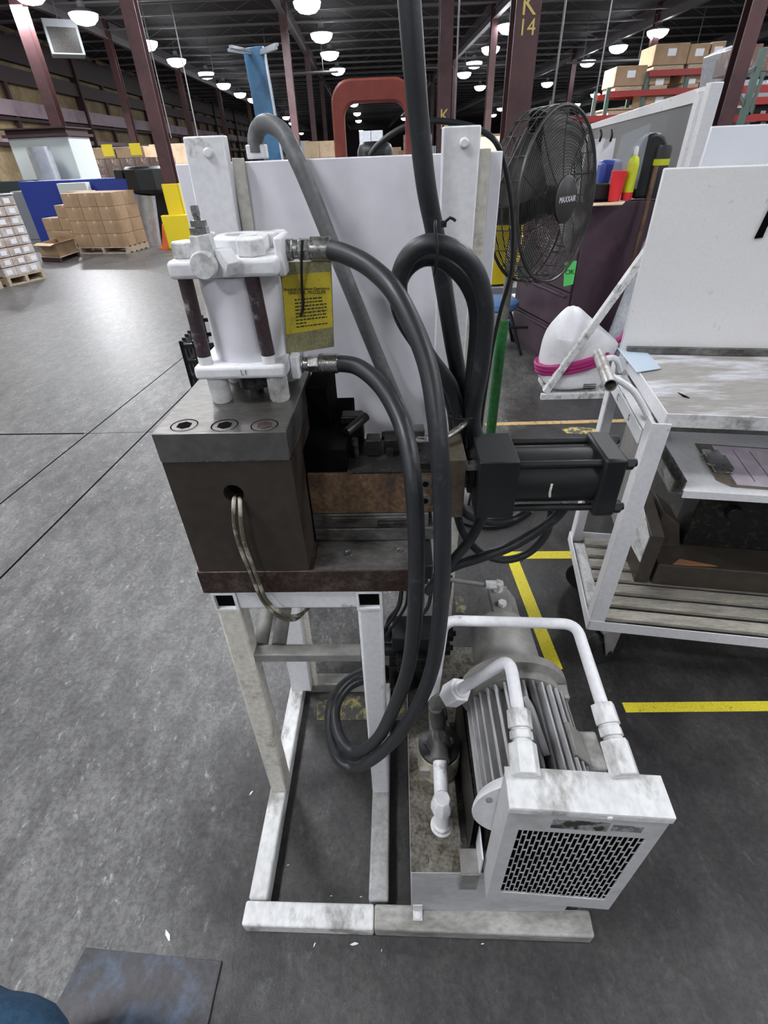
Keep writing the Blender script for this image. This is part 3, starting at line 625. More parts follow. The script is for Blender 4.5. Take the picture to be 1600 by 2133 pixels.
o, p = hose('power_cable', 'thin black cable arching behind the right post and down past the fan', [(770,325,1.4),(792,298,1.4),(840,266,1.4),(900,252,1.4),(960,258,1.4),(1010,276,1.4),(1040,310,1.4),(1060,390,1.45),(1069,480,1.5),(1064,570,1.55),(1042,650,1.6),(1025,730,1.65),(1008,840,1.7),V((.33,1.85,.50)),V((.34,2.0,.15)),V((.345,2.08,.012))], .0062, BLACK, 'cable')
o, p = hose('lower_hose', 'black hose hanging in a loop under the black cylinder', [(950,1060,.83),(965,1110,.83),(1000,1150,.83),(1050,1166,.82),(1100,1152,.82),(1138,1112,.82),(1150,1060,.82)], .0085, RUBBER)
o, p = hose('lower_hose', 'thicker black hose sweeping left from below the black cylinder barrel', [(1180,1050,.80),(1155,1080,.80),(1110,1112,.80),(1060,1140,.795),(1000,1162,.79),(945,1180,.785),(905,1205,.78)], .0105, RUBBER)
o, p = hose('lower_hose', 'short black hose crossing down from the front end cap to the bracket', [(1012,1060,.79),(998,1092,.785),(975,1130,.78),(945,1165,.77),(915,1200,.76),(890,1235,.75)], .0105, RUBBER)
o, p = hose('lower_hose', 'black hose bulging just under the front end cap', [(950,1045,.845),(975,1072,.845),(1020,1086,.845),(1070,1082,.845),(1105,1062,.845)], .010, RUBBER)
g = MB(); q = at(1078,1160,.81); g.tube([q,q+V((.012,-.004,-.010))],.0018,5,1); tag(g.build('cable_tie', DARKMETAL), 'frayed tie end poking from the looped hose under the cylinder', 'cable tie')
o, p = hose('sensor_cable', 'beige cable from the block hole hanging to the left of its pair', [(491,1036,.665),(487,1045,.64),(488,1090,.632),(500,1140,.632),(525,1200,.632),(548,1252,.632),(585,1286,.635),(615,1290,.66),(636,1272,.72),(645,1250,.76)], .0035, CABLE, 'cable')
o, p = hose('sensor_cable', 'beige cable from the block hole hanging to the right of its pair', [(498,1038,.665),(500,1046,.64),(502,1090,.630),(512,1140,.630),(535,1200,.630),(556,1250,.630),(590,1279,.633),(620,1282,.66),(643,1266,.72),(652,1250,.76)], .0035, CABLE, 'cable')
for i,(x,c) in enumerate(((838,'left'),(850,'right'))):
    hose('control_cable', 'thin black cable drooping under the base plate, %s one of the pair' % c, [(x,1228,.80),(x-5,1262,.80),(x-28,1300,.80),(x-55,1330+8*i,.80)], .0035, BLACK, 'cable')
# yellow notice tag in a plastic sleeve, tied to the upper hose fitting
tg = thing('notice_tag', 'yellow printed notice in a grimy plastic sleeve tied to the upper hose fitting', 'tag', at(640,735,.795))
q = [at(583,547,.795), at(690,543,.795), at(696,722,.795), at(598,738,.795)]
def qlerp(u,v_): return (q[3]*(1-v_)+q[0]*v_)*(1-u) + (q[2]*(1-v_)+q[1]*v_)*u
g = MB(); g.prism(q, (0,.0015,0)); g.build('plastic_sleeve', TAGCLEAR, tg)
g = MB(); g.prism([qlerp(*s_)+V((0,-.0006,0)) for s_ in ((.02,.23),(.985,.25),(.985,.885),(.02,.87))], (0,.0006,0)); g.build('printed_card', TAGYEL, tg, label='yellow card')
xd = (q[1]-q[0]).normalized(); ud = (q[0]-q[3]).normalized()
for s_, v_, sz in (('Property of Addison Operations',.715,.0052),('UNI-COIL MUZZLER',.675,.0064)):
    text(s_, sz, facing(qlerp(.5,v_)+V((0,-.0012,0)), xd, V((0,0,1))), 'tag_print', INK, tg, .0002)
for k in range(9):
    v_ = .60-.038*k; x0_ = .24; x1_ = .80 if k in (0,1) else (.45 if k == 7 else .88)
    g = MB(); u = x0_
    while u < x1_:
        wd = random.uniform(.03,.09); e = min(u+wd, x1_)
        g.prism([qlerp(u,v_)+V((0,-.001,0)), qlerp(e,v_)+V((0,-.001,0)), qlerp(e,v_+.014)+V((0,-.001,0)), qlerp(u,v_+.014)+V((0,-.001,0))], (0,.0003,0)); u = e+.018
    g.build('print_line', INK, tg)
g = MB(); g.tube(P3([(630,500,.775),(628,540,.778),(629,600,.790),(631,640,.792),(626,658,.790)]),.0022,6,5); g.build('tie_strap', BLACK, tg, label='dark tie strap hanging over the tag')
#====================================================================== POWER UNIT
pu = thing('hydraulic_power_unit', 'white hydraulic power unit with finned motor and slotted cooler on an oily tank', 'power unit', (.2,.6,.047))
TZ = .285
g = MB(); g.box(.0085,.368,.3865,.965,.0475,TZ-.0015); g.build('tank', worn('tank_side_paint',(.52,.52,.53),(.44,.44,.44),.4,8,mottle=.05), pu, .002, 'grey-white tank')
g = MB(); g.box(.0085,.368,.3875,.965,TZ-.0014,TZ); g.build('tank_top', OILY, pu, label='oily grime-covered tank top')
g = MB(); g.box(.0125,.035,.366,.3860,.0475,.052); g.box(.0125,.035,.3835,.3860,.0475,.09); g.build('tank_foot', WHITEDIRTY, pu, .001)
g = MB(); g.lathe((.0235,.374,.0525),(0,0,1),[(.007,0),(.007,.004),(.004,.004)],16); g.build('foot_bolt', WHITE, pu)
# cooler box, turned slightly
cl = at(1062,1682,.338); cr = at(1405,1702,.3245)
zt_ = (cl.z+cr.z)/2 + .0; zb_ = .298
yaw = math.atan2(cr.y-cl.y, cr.x-cl.x); Wc = (V((cr.x-cl.x, cr.y-cl.y, 0))).length
CT = M4.Translation((cl.x, cl.y, 0)) @ M4.Rotation(yaw, 4, 'Z')
hb = zt_-zb_
dk = .058
def cbox(g, x0,x1,y0,y1,z0,z1): g.box(x0,x1,y0,y1,z0,z1); return g
g = MB(CT); gx0,gx1,gz0,gz1 = .022,Wc-.018,zb_+hb*.12,zb_+hb*.81
cbox(g,0,gx0,0,.004,zb_,zt_); cbox(g,gx1,Wc,0,.004,zb_,zt_); cbox(g,gx0,gx1,0,.004,zb_,gz0); cbox(g,gx0,gx1,0,.004,gz1,zt_)
cbox(g,0,.004,.004,dk,zb_,zt_); cbox(g,Wc-.004,Wc,.004,dk,zb_,zt_); cbox(g,.004,Wc-.004,.004,dk,zb_,zb_+.004)
co = g.build('cooler_box', worn('cooler_white',(.62,.62,.63),(.50,.49,.48),.3,7,.35,.5,mottle=.05), pu)
g = MB(CT); cbox(g,-.002,Wc+.002,-.003,dk+.001,zt_+.0002,zt_+.004); cbox(g,-.002,Wc+.002,-.003,-.0005,zt_-.014,zt_); g.build('top_cover', WHITEDIRTY, co, .0012, 'scuffed folded top cover')
g = MB(CT); NC = 24; pit = (gx1-gx0)/NC; NR = 7; rp = (gz1-gz0)/NR
for i in range(NC+1): x = gx0+i*pit; cbox(g, x-pit*.12, x+pit*.12, .0012,.0020,gz0,gz1)
for i in range(NC):
    for j in range(NR+1):
        z = gz0 + (j + (.5 if i%2 else 0))*rp
        if z < gz1: cbox(g, gx0+i*pit+pit*.12, gx0+(i+1)*pit-pit*.12, .0012,.0020,max(z-.0022,gz0),min(z+.0022,gz1))
g.build('slotted_grille', worn('grille_white',(.52,.52,.52),(.36,.36,.36),.3,9,mottle=.05), co)
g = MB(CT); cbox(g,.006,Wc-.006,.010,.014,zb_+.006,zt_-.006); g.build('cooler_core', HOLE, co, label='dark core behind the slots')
g = MB(CT); lx=Wc*.44; cbox(g,lx-.035,lx+.05,-.0008,0,zt_-.060,zt_-.030); g.build('worn_label', worn('worn_label',(.05,.05,.05),(.36,.35,.34),.5,38,mottle=.2,soft=.03), co, label='dark worn-off label')
g = MB(CT); cbox(g,lx+.055,lx+.10,-.0008,0,zt_-.056,zt_-.036); g.build('worn_label', worn('worn_label_2',(.20,.19,.19),(.42,.42,.42),.5,60,mottle=.2,soft=.03), co, label='faded grey label')
for x in (Wc*.62,):
    g = MB(CT); g.lathe((x,-.003,zt_-.007),(0,-1,0),[(.004,0),(.004,.002),(.0,.003)],12,False); g.build('cover_screw', WHITE, co)
# motor
MX, MZ, MR = .236, .545, .094
mo0, mo1 = .405, .60
g = MB(); g.cyl((MX,mo0,MZ),(MX,mo1,MZ),MR-.014,n=48); bod = g.build('motor_body', FINDARK, pu, label='dark motor case between the fins')
g = MB()
for k in range(34):
    t = 2*PI*(k+.5)/34
    d = V((math.cos(t),0,math.sin(t))); c = V((MX,0,MZ))
    g.beam(c+d*(MR-.004)+V((0,mo0+.012,0)), c+d*(MR-.004)+V((0,mo1-.004,0)), .0050, .028, d)
g.build('cooling_fins', FINMET, bod, .0008, 'soiled cooling fins')
g = MB(); g.lathe((MX,mo1-.002,MZ),(0,1,0),[(.085,0),(.098,.006),(.098,.026),(.114,.032),(.114,.052),(.098,.055),(.088,.072)],48); g.build('end_bell', GREYPAINT, pu, label='grey round end bell')
g = MB(); g.box(MX+.07,MX+.10,mo1-.012,mo1+.02,MZ+.02,MZ+.055); g.build('bell_lug', GREYPAINT, pu, .004)
g = MB(); g.lathe((MX-.01,mo0+.004,MZ),(0,-1,0),[(.097,-.012),(.105,0),(.108,.006),(.108,.010)],48); g.build('fan_cover', WHITE, pu, .001, 'white round fan cover plate')
g = MB(); g.cyl((MX-.092,mo0-.007,MZ+.045),(MX-.092,mo0-.011,MZ+.045),.006,n=6); g.build('cover_bolt', ZINC, pu)
g = MB(); g.cyl((MX+.02,mo0+.006,MZ+.083),(MX+.02,mo0-.0065,MZ+.083),.009,n=20); g.build('cover_hole', HOLE, pu, label='dark round hole in the cover plate')
g = MB(); g.prism([(MX+.062,mo0+.05,MZ+.080),(MX+.062,mo1-.08,MZ+.080),(MX+.094,mo1-.08,MZ+.040),(MX+.094,mo0+.05,MZ+.040)],(.006,0,.006)); g.build('terminal_cover', GREYPAINT, pu, .002)
g = MB(); g.box(MX+.09,MX+.135,mo0+.05,mo1-.07,MZ-.03,MZ+.035); g.build('terminal_box', worn('terminal_box_paint',(.36,.35,.34),(.22,.21,.20),.4,12,mottle=.1), pu, .006)
g = MB(); g.tube([(MX+.01,mo0+.04,MZ+.102),(MX+.004,mo0+.07,MZ+.112),(MX,mo0+.12,MZ+.112),(MX-.004,mo0+.15,MZ+.102)],.006,10,5); g.build('lifting_eye', FINMET, pu)
# mounting channels and adapter
for x in (MX-.105, MX+.065):
    g = MB(); g.box(x,x+.004,.43,.72,TZ,MZ-.06); g.box(x,x+.04,.43,.72,MZ-.064,MZ-.06); g.box(x-.014,x+.03,.43,.72,TZ,TZ+.004); g.build('mounting_rail', DARKMETAL, pu, .001)  # dark finish stands in for the shaded void below the motor
g = MB(); g.box(MX-.075,MX+.075,.425,.72,TZ+.005,MZ-.075); g.build('motor_foot', DARKMETAL, pu, .004)
g = MB(); g.lathe((MX,mo1+.070,MZ),(0,1,0),[(.080,0),(.074,.03),(.072,.13),(.060,.15)],40); g.build('pump_adapter', GREYPAINT, pu, label='grey pump adapter')
g = MB(); g.lathe((MX+.006,mo1+.195,MZ),(0,1,0),[(.050,0),(.050,.10),(.040,.13),(.020,.14)],32); pmp = g.build('pump_body', GREYPAINT, pu)
pz = MZ+.050
g = MB(); g.box(MX-.02,MX+.026,mo1+.20,mo1+.30,pz-.012,pz+.012); g.build('pump_port', GREYPAINT, pmp, .002)
g = MB(); g.cyl((MX+.004,mo1+.235,pz+.012),(MX+.004,mo1+.235,pz+.022),.011,n=6); g.build('hex_plug', WHITE, pmp, .001)
pe = V((MX+.002,mo1+.285,pz+.03))
g = MB(); g.nut(pe-V((0,0,.018)), pe+V((0,0,.008)), .013); g.nut(pe+V((-.006,0,.0)), pe+V((-.032,0,.0)), .012); g.build('elbow_fitting', WHITEDIRTY, pmp, .001)
g = MB(); g.cyl(pe+V((-.032,0,0)), (at(925,1206,pe.y)), .0052, n=12); g.build('thin_pipe', GREYPAINT, pmp, label='thin grey pipe')
# white bent pipes to the cooler
ZP = zt_+.004
def bent(pts, r, rb=.028):   # polyline with rounded corners
    pts=[V(p) for p in pts]; out=[pts[0]]
    for i in range(1,len(pts)-1):
        a,b_,c=pts[i-1],pts[i],pts[i+1]; u=(a-b_).normalized(); w_=(c-b_).normalized(); k=min(rb,(a-b_).length*.45,(c-b_).length*.45)
        for t in range(7):
            s_=t/6; out.append((b_+u*k)*(1-s_)**2 + b_*2*s_*(1-s_) + (b_+w_*k)*s_*s_)
    out.append(pts[-1]); return out
def coolfit(px, yy):
    c = at(px, 1592, .388); q = V((c.x, .380, ZP+.012)); return q
for nm, fx, path, rad in (('pressure_pipe', 1095, [(1080,1482,.470),(1062,1372,.57),(950,1442,.605)], .0112), ('return_pipe', 1300, [(1255,1470,.478),(1200,1300,.665),(925,1292,.665),(902,1462,.640)], .0108)):
    e = coolfit(fx,0)
    # fitting stack leads away from the cooler along the pipe
    p1 = at(*path[0]); d = (p1-e).normalized(); Lf = (p1-e).length
    pts = [p1-d*.004] + [at(*q) for q in path[1:]]
    g = MB(); g.tube(bent(pts, rad, .03), rad, 16, 1); po = g.build(nm, WHITE, pu, label='white bent steel pipe')
    for s0,s1,r_,n_ in ((-.04,.46,.0235,6),(.46,.52,.015,16),(.52,.66,.0195,6),(.66,.70,.016,16),(.70,1.02,.0205,6)):
        g = MB(); g.cyl(e+d*Lf*s0, e+d*Lf*s1, r_, r_ if n_ == 16 else r_*.97, n=n_); g.build('pipe_fitting', WHITEDIRTY, po, .0015)
fe = at(950,1442,.605); fd = (at(1062,1372,.57)-fe).normalized()
g = MB(); g.nut(fe-fd*.026, fe+fd*.018, .026); g.cyl(fe+fd*.018, fe+fd*.025, .018); g.build('pipe_nut', WHITE, pu, .002)
# return filter on the tank
fb = at(916,1618,Z=TZ); fc = V((.080,.612,TZ))
g = MB(); g.lathe(fc,(0,0,1),[(.047,0),(.050,.004),(.050,.082),(.047,.086)],40); ft = g.build('filter_can', worn('cream_filter_can',(.55,.51,.40),(.30,.25,.18),.35,25,mottle=.12), pu, label='cream filter canister')
g = MB(); g.box(fc.x-.046,fc.x-.024,fc.y-.046,fc.y-.036,TZ+.03,TZ+.06); 
g.build('filter_label', worn('faded_label',(.42,.38,.36),(.40,.16,.10),.3,70,mottle=.2), ft)
g = MB(); g.lathe(fc+V((0,0,.086)),(0,0,1),[(.049,0),(.049,.010),(.036,.016)],40); g.build('filter_rim', BLACK, ft)
g = MB(); hz = fc.z+.102
g.lathe(fc+V((-.002,0,.098)),(0,0,1),[(.030,0),(.030,.012),(.022,.028),(.016,.034)],24); g.box(fc.x-.022,fc.x+.018,fc.y-.012,fc.y+.05,hz-.002,hz+.022); g.cyl((fc.x-.002,fc.y+.01,hz+.012),(fc.x-.002,fc.y-.050,hz+.006),.019,.023,n=24); g.cyl((fc.x,fc.y+.05,hz+.012),(fc.x,fc.y+.085,hz+.016),.024,.020,n=20); g.tube([(fc.x,fc.y+.03,hz+.012),(fc.x-.006,fc.y+.022,hz+.08),V(at(908,1470,.62))],.017,14,4); g.nut(V(at(934,1452,.607)),V(at(905,1466,.625)),.017)
for sx in (-.03,.024): g.cyl((fc.x+sx,fc.y+.0,hz-.004),(fc.x+sx,fc.y+.0,hz+.010),.009,n=14)
g.build('filter_head', worn('cast_filter_head',(.12,.115,.11),(.24,.235,.23),.4,26,.4,.5,.2,.4,mottle=.15,soft=.15), pu, .002, 'dark cast filter head')
for sx in (-.03,.024):
    g = MB(); g.cyl((fc.x+sx,fc.y,hz+.010),(fc.x+sx,fc.y,hz+.014),.0055,n=6); g.build('head_bolt', ZINC, pu)
tp = V((.079,.476,TZ)); el = V((fc.x-.002,fc.y-.046,hz+.006))
g = MB(); g.tube(bent([tp, V((tp.x-.002,tp.y+.01,TZ+.085)), el+V((0,-.002,0))],.0,.02), .0160, 18, 1); g.build('filter_pipe', WHITE, pu, label='white pipe from tank to filter')
g = MB(); g.lathe(tp+V((-.002,.007,.062)),(0,.05,1),[(.0165,0),(.024,.006),(.024,.026),(.0175,.048)],8); g.build('pipe_union', WHITE, pu, .002)
g = MB(); g.lathe(tp,(0,0,1),[(.025,0),(.025,.003),(.020,.004),(.0205,.014),(.0165,.015)],28); g.build('pipe_flange', WHITEDIRTY, pu)
g = MB(); g.lathe(at(886,1792,Z=TZ),(0,0,1),[(.009,0),(.007,.004)],6); g.build('tank_plug', OILY, pu)
g = MB(); g.box(.112,.150,.3845,.43,TZ+.0003,TZ+.004); g.box(.112,.150,.381,.3845,TZ-.08,TZ+.004); g.build('bracket', GREYPAINT, pu, .0008)
g = MB(); g.prism([(.149,.384,TZ+.005),(.149,.384,TZ+.08),(.149,.44,TZ+.09),(.149,.44,TZ+.005)],(.003,0,0)); g.build('side_guard', WHITE, pu)
# valve manifold with solenoids behind the stand
vm = thing('valve_manifold', 'black stack of hydraulic valves behind the right front leg of the stand', 'valve block', (.02,.86,TZ))
g = MB(); g.box(-.04,.10,.82,.94,TZ+.002,TZ+.10); g.build('manifold_block', DARKMETAL, vm, .003)
g = MB(); g.box(-.018,.075,.80,.90,TZ+.105,TZ+.160); g.build('valve_body', BLACK, vm, .003)
g = MB(); g.box(-.03,.085,.82,.90,TZ+.165,TZ+.215); g.build('valve_body', BLACK, vm, .003)
for x0_,x1_,z in ((-.085,-.02,.132),(.077,.125,.132),(-.09,-.032,.19),(.087,.13,.19)):
    g = MB(); g.cyl((x0_,.86,TZ+z),(x1_,.86,TZ+z),.021,n=24); g.cyl((x0_-.008,.86,TZ+z),(x1_+.008,.86,TZ+z),.008,n=12); g.build('solenoid', BLACK, vm, .002)
for x,y,z in ((-.02,.795,.05),(.02,.795,.05),(.06,.795,.05),(.0,.795,.13),(.05,.795,.13)):
    g = MB(); g.nut((x,.83,TZ+z),(x,y,TZ+z),.014); g.cyl((x,y,TZ+z),(x,y-.008,TZ+z),.008,n=12); g.build('port_fitting', DARKMETAL, vm)
for x in (-.045,.03,.075):
    g = MB(); g.tube([(x,.85,TZ+.215),(x+.01,.84,TZ+.27),(x+.035,.86,TZ+.30),(x+.045,.9,TZ+.36)],.005,8,5); g.build('solenoid_wire', BLACK, vm)
g = MB(); g.box(-.01,.01,.7985,.7999,TZ+.125,TZ+.145); g.build('nameplate', ZINC, vm)
g = MB(); g.box(.05,.07,.7985,.7999,TZ+.125,TZ+.14); g.build('nameplate', CREAM, vm)
#====================================================================== WHITE CART
AC = math.radians(-8.5)
KT = M4.Translation((.61,1.10,0)) @ M4.Rotation(AC,4,'Z')
cart = thing('steel_cart', 'white angle-iron cart with slatted lower deck and scraped steel bench top', 'cart', KT @ V((.6,.25,0)))
CW, CD, DZ, TT = 1.15, .47, .24, .955
def kb(x0,x1,y0,y1,z0,z1, name, mat, bevel=.002, par=None, label=None):
    g = MB(KT); g.box(x0,x1,y0,y1,z0,z1); return g.build(name, mat, par or cart, bevel, label)
def angle(x,y,sx,sy,z0,z1,w=.045,t=.005):
    g = MB(KT); g.box(min(x,x+sx*w),max(x,x+sx*w),min(y,y+sy*t),max(y,y+sy*t),z0,z1); g.box(min(x,x+sx*t),max(x,x+sx*t),min(y+sy*t,y+sy*w),max(y+sy*t,y+sy*w),z0,z1)
    return g.build('leg', WHITE, cart, .001)
angle(0,0,1,1,.205,TT-.005); angle(CW,0,-1,1,.205,TT); angle(0,CD,1,-1,.205,TT+.0); angle(CW,CD,-1,-1,.205,TT)
kb(.0,CW,-.003,-.0002,.205,.248,'deck_rail',WHITE); kb(0,CW,CD+.001,CD+.005,.205,.248,'deck_rail',WHITE); kb(-.005,-.0005,-.002,CD+.003,.205,.248,'deck_rail',WHITE); kb(CW,CW+.005,0,CD,.205,.248,'deck_rail',WHITE)
kb(.006,.05,.05,CD-.05,.226,.232,'deck_rail',WHITEDIRTY)
for k in range(7):
    y = .02+.063*k
    kb(.046,CW-.01,y,y+.043,.2325,.247,'deck_slat',SLATWOOD,.002)
kb(.05,CW+.05,.055,CD+.10,TT-.004,TT,'bench_top',BENCHTOP,.001,label='scraped grey and white bench top')
kb(.05,CW+.05,.050,.0545,TT-.036,TT,'bench_edge',WHITEDIRTY,.001,label='scuffed front lip of the bench top')
kb(.045,.0495,.05,CD+.10,TT-.04,TT,'bench_edge',WHITE,.001)
kb(-.0045,.0,.047,CD-.047,TT-.085,TT-.045,'side_rail',WHITE)
kb(.0,.04,.047,CD-.047,TT-.045,TT-.041,'side_rail',WHITE)
kb(.05,CW-.05,CD-.03,CD-.026,TT-.09,TT-.01,'back_rail',GREYPAINT)
# handle tube on the left side, with curved brackets
h0, h1 = at(1272,803,1.13), at(1247,738,1.36)
g = MB(); g.pipe(h0, h1, .0150, .002); hd = g.build('handle_tube', worn('worn_handle_tube',(.55,.54,.52),(.30,.27,.22),.4,22,.35,.5,.3,.5,mottle=.12), cart, label='worn round handle tube')
kk = (h1-h0)
for t_, tz in ((.25,.06),(.82,.42)):
    s0 = h0+kk*t_+V((.012,0,0)); e0 = KT @ V((.012, .05 if t_<.5 else .40, TT-.02))
    g = MB(); g.tube([s0, (s0+e0)/2+V((0,0,.02)), e0], .008, 10, 6); g.build('handle_bracket', WHITE, cart)
# casters
def caster(x,y,rz):
    c = KT @ V((x,y,0)); T = M4.Translation(c) @ M4.Rotation(rz,4,'Z')
    g = MB(T); g.box(-.05,.05,-.04,.04,.196,.2045); pl = g.build('caster', GREYPAINT, cart, .002)
    g = MB(T); g.prism([(-.04,-.030,.196),(.04,-.030,.196),(.035,-.030,.055),(.005,-.030,.055)],(0,.005,0)); g.prism([(-.04,.025,.196),(.04,.025,.196),(.035,.025,.055),(.005,.025,.055)],(0,.005,0)); g.build('caster_fork', GREYPAINT, pl, .002)
    g = MB(T); g.cyl((.02,-.022,.072),(.02,.022,.072),.0715,n=32); g.cyl((.02,-.034,.066),(.02,.034,.066),.010,n=8); g.build('caster_wheel', BLACK, pl, .004, 'black wheel')
caster(.075,.045,.35); caster(CW-.06,.05,0); caster(.06,CD-.05,-.5); caster(CW-.06,CD-.06,0)
# stamped letters on the side rail
for s_, t_ in (('S',.16),('C',.30)):
    T = facing(KT @ V((-.0052,t_,TT-.065)), KT.to_3x3() @ V((0,-1,0)), (0,0,1)); text(s_, .028, T, 'painted_letter', GREYPAINT, cart, .0004)
# white plates standing on the bench
PY = CD+.045
def onk(px,py,ky):
    d = KT.to_3x3().inverted() @ ray(px,py); o_ = KT.inverted() @ V((0,0,CAMH)); return o_+d*((ky-o_.y)/d.y)
def kth(name,label,cat,x0,x1,y0,y1,z0,z1,mat,bevel=.003,group=None,T=KT):
    g = MB(T); g.box(x0,x1,y0,y1,z0,z1); return tag(g.build(name,mat,bevel=bevel),label,cat,group)
g = MB(KT); pa = KT.inverted() @ at(1290,733,1.62); 
x0_ = .060
pl_,pt_ = onk(1290,733,PY),onk(1384,350,PY); g.prism([pl_,(1.30,PY,pl_.z),(1.30,PY,pt_.z),pt_],(0,.012,0))
tag(g.build('white_plate', worn('scuffed_white_plate',(.80,.79,.79),(.62,.61,.60),.12,26,.4,.5,mottle=.02,bump=.02,soft=.03), bevel=.004),'large scuffed white plate standing on the cart bench top, nearer of two','plate')
kth('steel_strip','dark steel strip lying under the standing white plate','strip',.045,1.2,PY-.018,PY-.001,TT+.001,TT+.0215,STEELMID,.001)
# thickness mark / slot on that plate
sl0, sl1 = at(1600,452,1.58), at(1580,497,1.59)
g = MB(); u_ = KT.to_3x3() @ V((0,-.001,0)); q0 = KT @ V((0,0,0))
def onplate(px,py,dy=-.0015):
    d = KT.to_3x3().inverted() @ ray(px,py); o_ = KT.inverted() @ V((0,0,CAMH)); t = (PY+dy-o_.y)/d.y; return KT @ (o_+d*t)
g.prism([onplate(*q) for q in ((1571,497),(1588,495),(1612,440),(1606,425))], u_*2); tag(g.build('plate_slot', HOLE),'black slot mark on the scuffed white plate at the right edge','slot mark')
g = MB(KT); pl_,pt_ = onk(1455,352,.80),onk(1483,263,.80); sl_=(pt_.x-pl_.x)/(pt_.z-pl_.z); g.prism([(pt_.x-sl_*(pt_.z-.62),.80,.62),(1.6,.80,.62),(1.6,.80,pt_.z),pt_],(0,.012,0))
tag(g.build('white_plate', worn('far_white_plate',(.76,.78,.83),(.55,.63,.58),.16,3,.3,.4,mottle=.01,bump=0,soft=.12), bevel=.004),'farther white plate with a painted greenish reflection, behind the scuffed one','plate')  # green-tinted reflection painted into the plate colour
g = MB(KT); g.box(.3,1.35,.80,1.1,0,.619); g.build('rear_bench', GREYPAINT, None)
tag(bpy.data.objects['rear_bench'],'grey bench hidden behind the cart under the farther white plate','bench')
# pale blue sheet on the bench corner
g = MB(); P = [at(1285,728,Z=TT+.004), at(1338,722,Z=TT+.004), at(1377,768,Z=TT+.004), at(1326,776,Z=TT+.004)]
P[0].z += .004; g.prism(P,(0,0,.0012)); tag(g.build('blue_sheet', PALEBLUE),'pale blue sheet with a punched hole on the left end of the bench top','sheet')
g = MB(); g.prism([at(*q,Z=TT+.0005) for q in ((1412,818),(1430,826),(1437,830),(1424,827))],(0,0,.0015)); tag(g.build('metal_sliver', HOLE),'small black sliver lying on the bench top','sliver')
# tray, clipboard, steel block
TR = .735
tr = thing('steel_tray','white steel tray hung under the bench top with a channel at its left end','tray', KT @ V((.3,.2,TR)))
g = MB(KT); g.box(.148,1.1,.045,.40,TR,TR+.004); g.build('tray_floor', WHITE, tr)
g = MB(KT); g.box(.148,1.1,.040,.0448,TR-.018,TR+.004); g.build('tray_edge', WHITE, tr)
g = MB(KT); 
for x in (.120,.150): g.box(x-.004,x,.05,.33,TR-.01,TR+.03)
g.box(.120,.146,.05,.33,TR-.012,TR-.008); g.build('slide_channel', ZINC, tr, label='bare metal slide channel')
for x_,y_ in ((.8,.2),(.16,.36)):
    g = MB(KT); g.box(x_,x_+.03,y_,y_+.03,TR+.0045,TT-.006); g.build('tray_hanger', GREYPAINT, tr)
cb = thing('clipboard','brown clipboard with pink ruled form lying on the tray','clipboard', KT @ V((.4,.2,TR+.005)))
CBT = KT @ M4.Translation((.245,.075,TR+.0055)) @ M4.Rotation(-.05,4,'Z')
g = MB(CBT); g.prism([(0,.03,0),(.03,0,0),(.34,0,0),(.34,.24,0),(.0,.24,0)],(0,0,.003)); g.build('board', worn('brown_clipboard',(.20,.17,.13),(.14,.12,.09),.4,20,mottle=.1), cb)
g = MB(CBT); g.box(.045,.335,.008,.232,.0032,.0038); g.build('form_sheet', PINKPAPER, cb, label='pink and white ruled form')
g = MB(CBT)
for x in (.095,.14,.20,.25,.29): g.box(x,x+.0016,.03,.21,.0039,.0042)
g.build('form_lines', INK, cb)
g = MB(CBT); g.box(.004,.05,.06,.19,.0045,.011); g.box(.035,.062,.085,.165,.0045,.008); g.tube([(.01,.09,.012),(-.012,.10,.016),(-.012,.14,.016),(.01,.15,.012)],.0025,8,5); g.build('clip', ZINC, cb, .001)
sb = thing('steel_fixture','heavy brown steel fixture block sitting on the slatted cart deck','fixture', KT @ V((.6,.3,DZ+.008)))
g = MB(KT); g.box(.235,1.1,.20,.43,DZ+.0085,DZ+.10); g.build('fixture_base', BROWNSTEEL, sb, .004)
g = MB(KT); g.prism([(.235,.30,DZ+.10),(.33,.30,DZ+.10),(.30,.30,DZ+.2),(.235,.30,DZ+.25)],(0,.12,0)); g.build('fixture_cheek', BROWNSTEEL, sb, .003)
g = MB(KT); g.box(.34,1.1,.32,.42,DZ+.10,DZ+.36); g.build('fixture_body', DARKMETAL, sb, .004)
g = MB(KT)
for x,z in ((.45,.26),(.62,.24),(.66,.20),(.78,.22)): g.cyl((x,.321,DZ+z),(x,.29,DZ+z),.025,n=20)
g.build('fixture_knobs', BLACK, sb, .003)
g = MB(KT); g.prism([(.28,.205,DZ+.101),(.33,.205,DZ+.101),(.42,.213,DZ+.101),(.31,.235,DZ+.101)],(0,0,.003)); tag(g.build('copper_scrap', plain('copper_orange',(.50,.24,.12),.5,.3)),'small copper-orange scrap on the brown steel fixture','scrap')
g = MB(KT); g.prism([(.178,.20,DZ+.0085),(.178,.42,DZ+.0085),(.178,.42,DZ+.26),(.178,.20,DZ+.22)],(.045,0,0))
wb = tag(g.build('end_bracket', BROWNSTEEL, bevel=.004),'brown steel bracket with a chipped white left face beside the steel fixture','bracket')
g = MB(KT); g.prism([(.1775,.205,DZ+.10),(.1775,.33,DZ+.08),(.1775,.33,DZ+.25),(.1775,.205,DZ+.21)],(-.003,0,0)); g.build('chipped_face', WHITEDIRTY, wb, label='chipped white painted face')
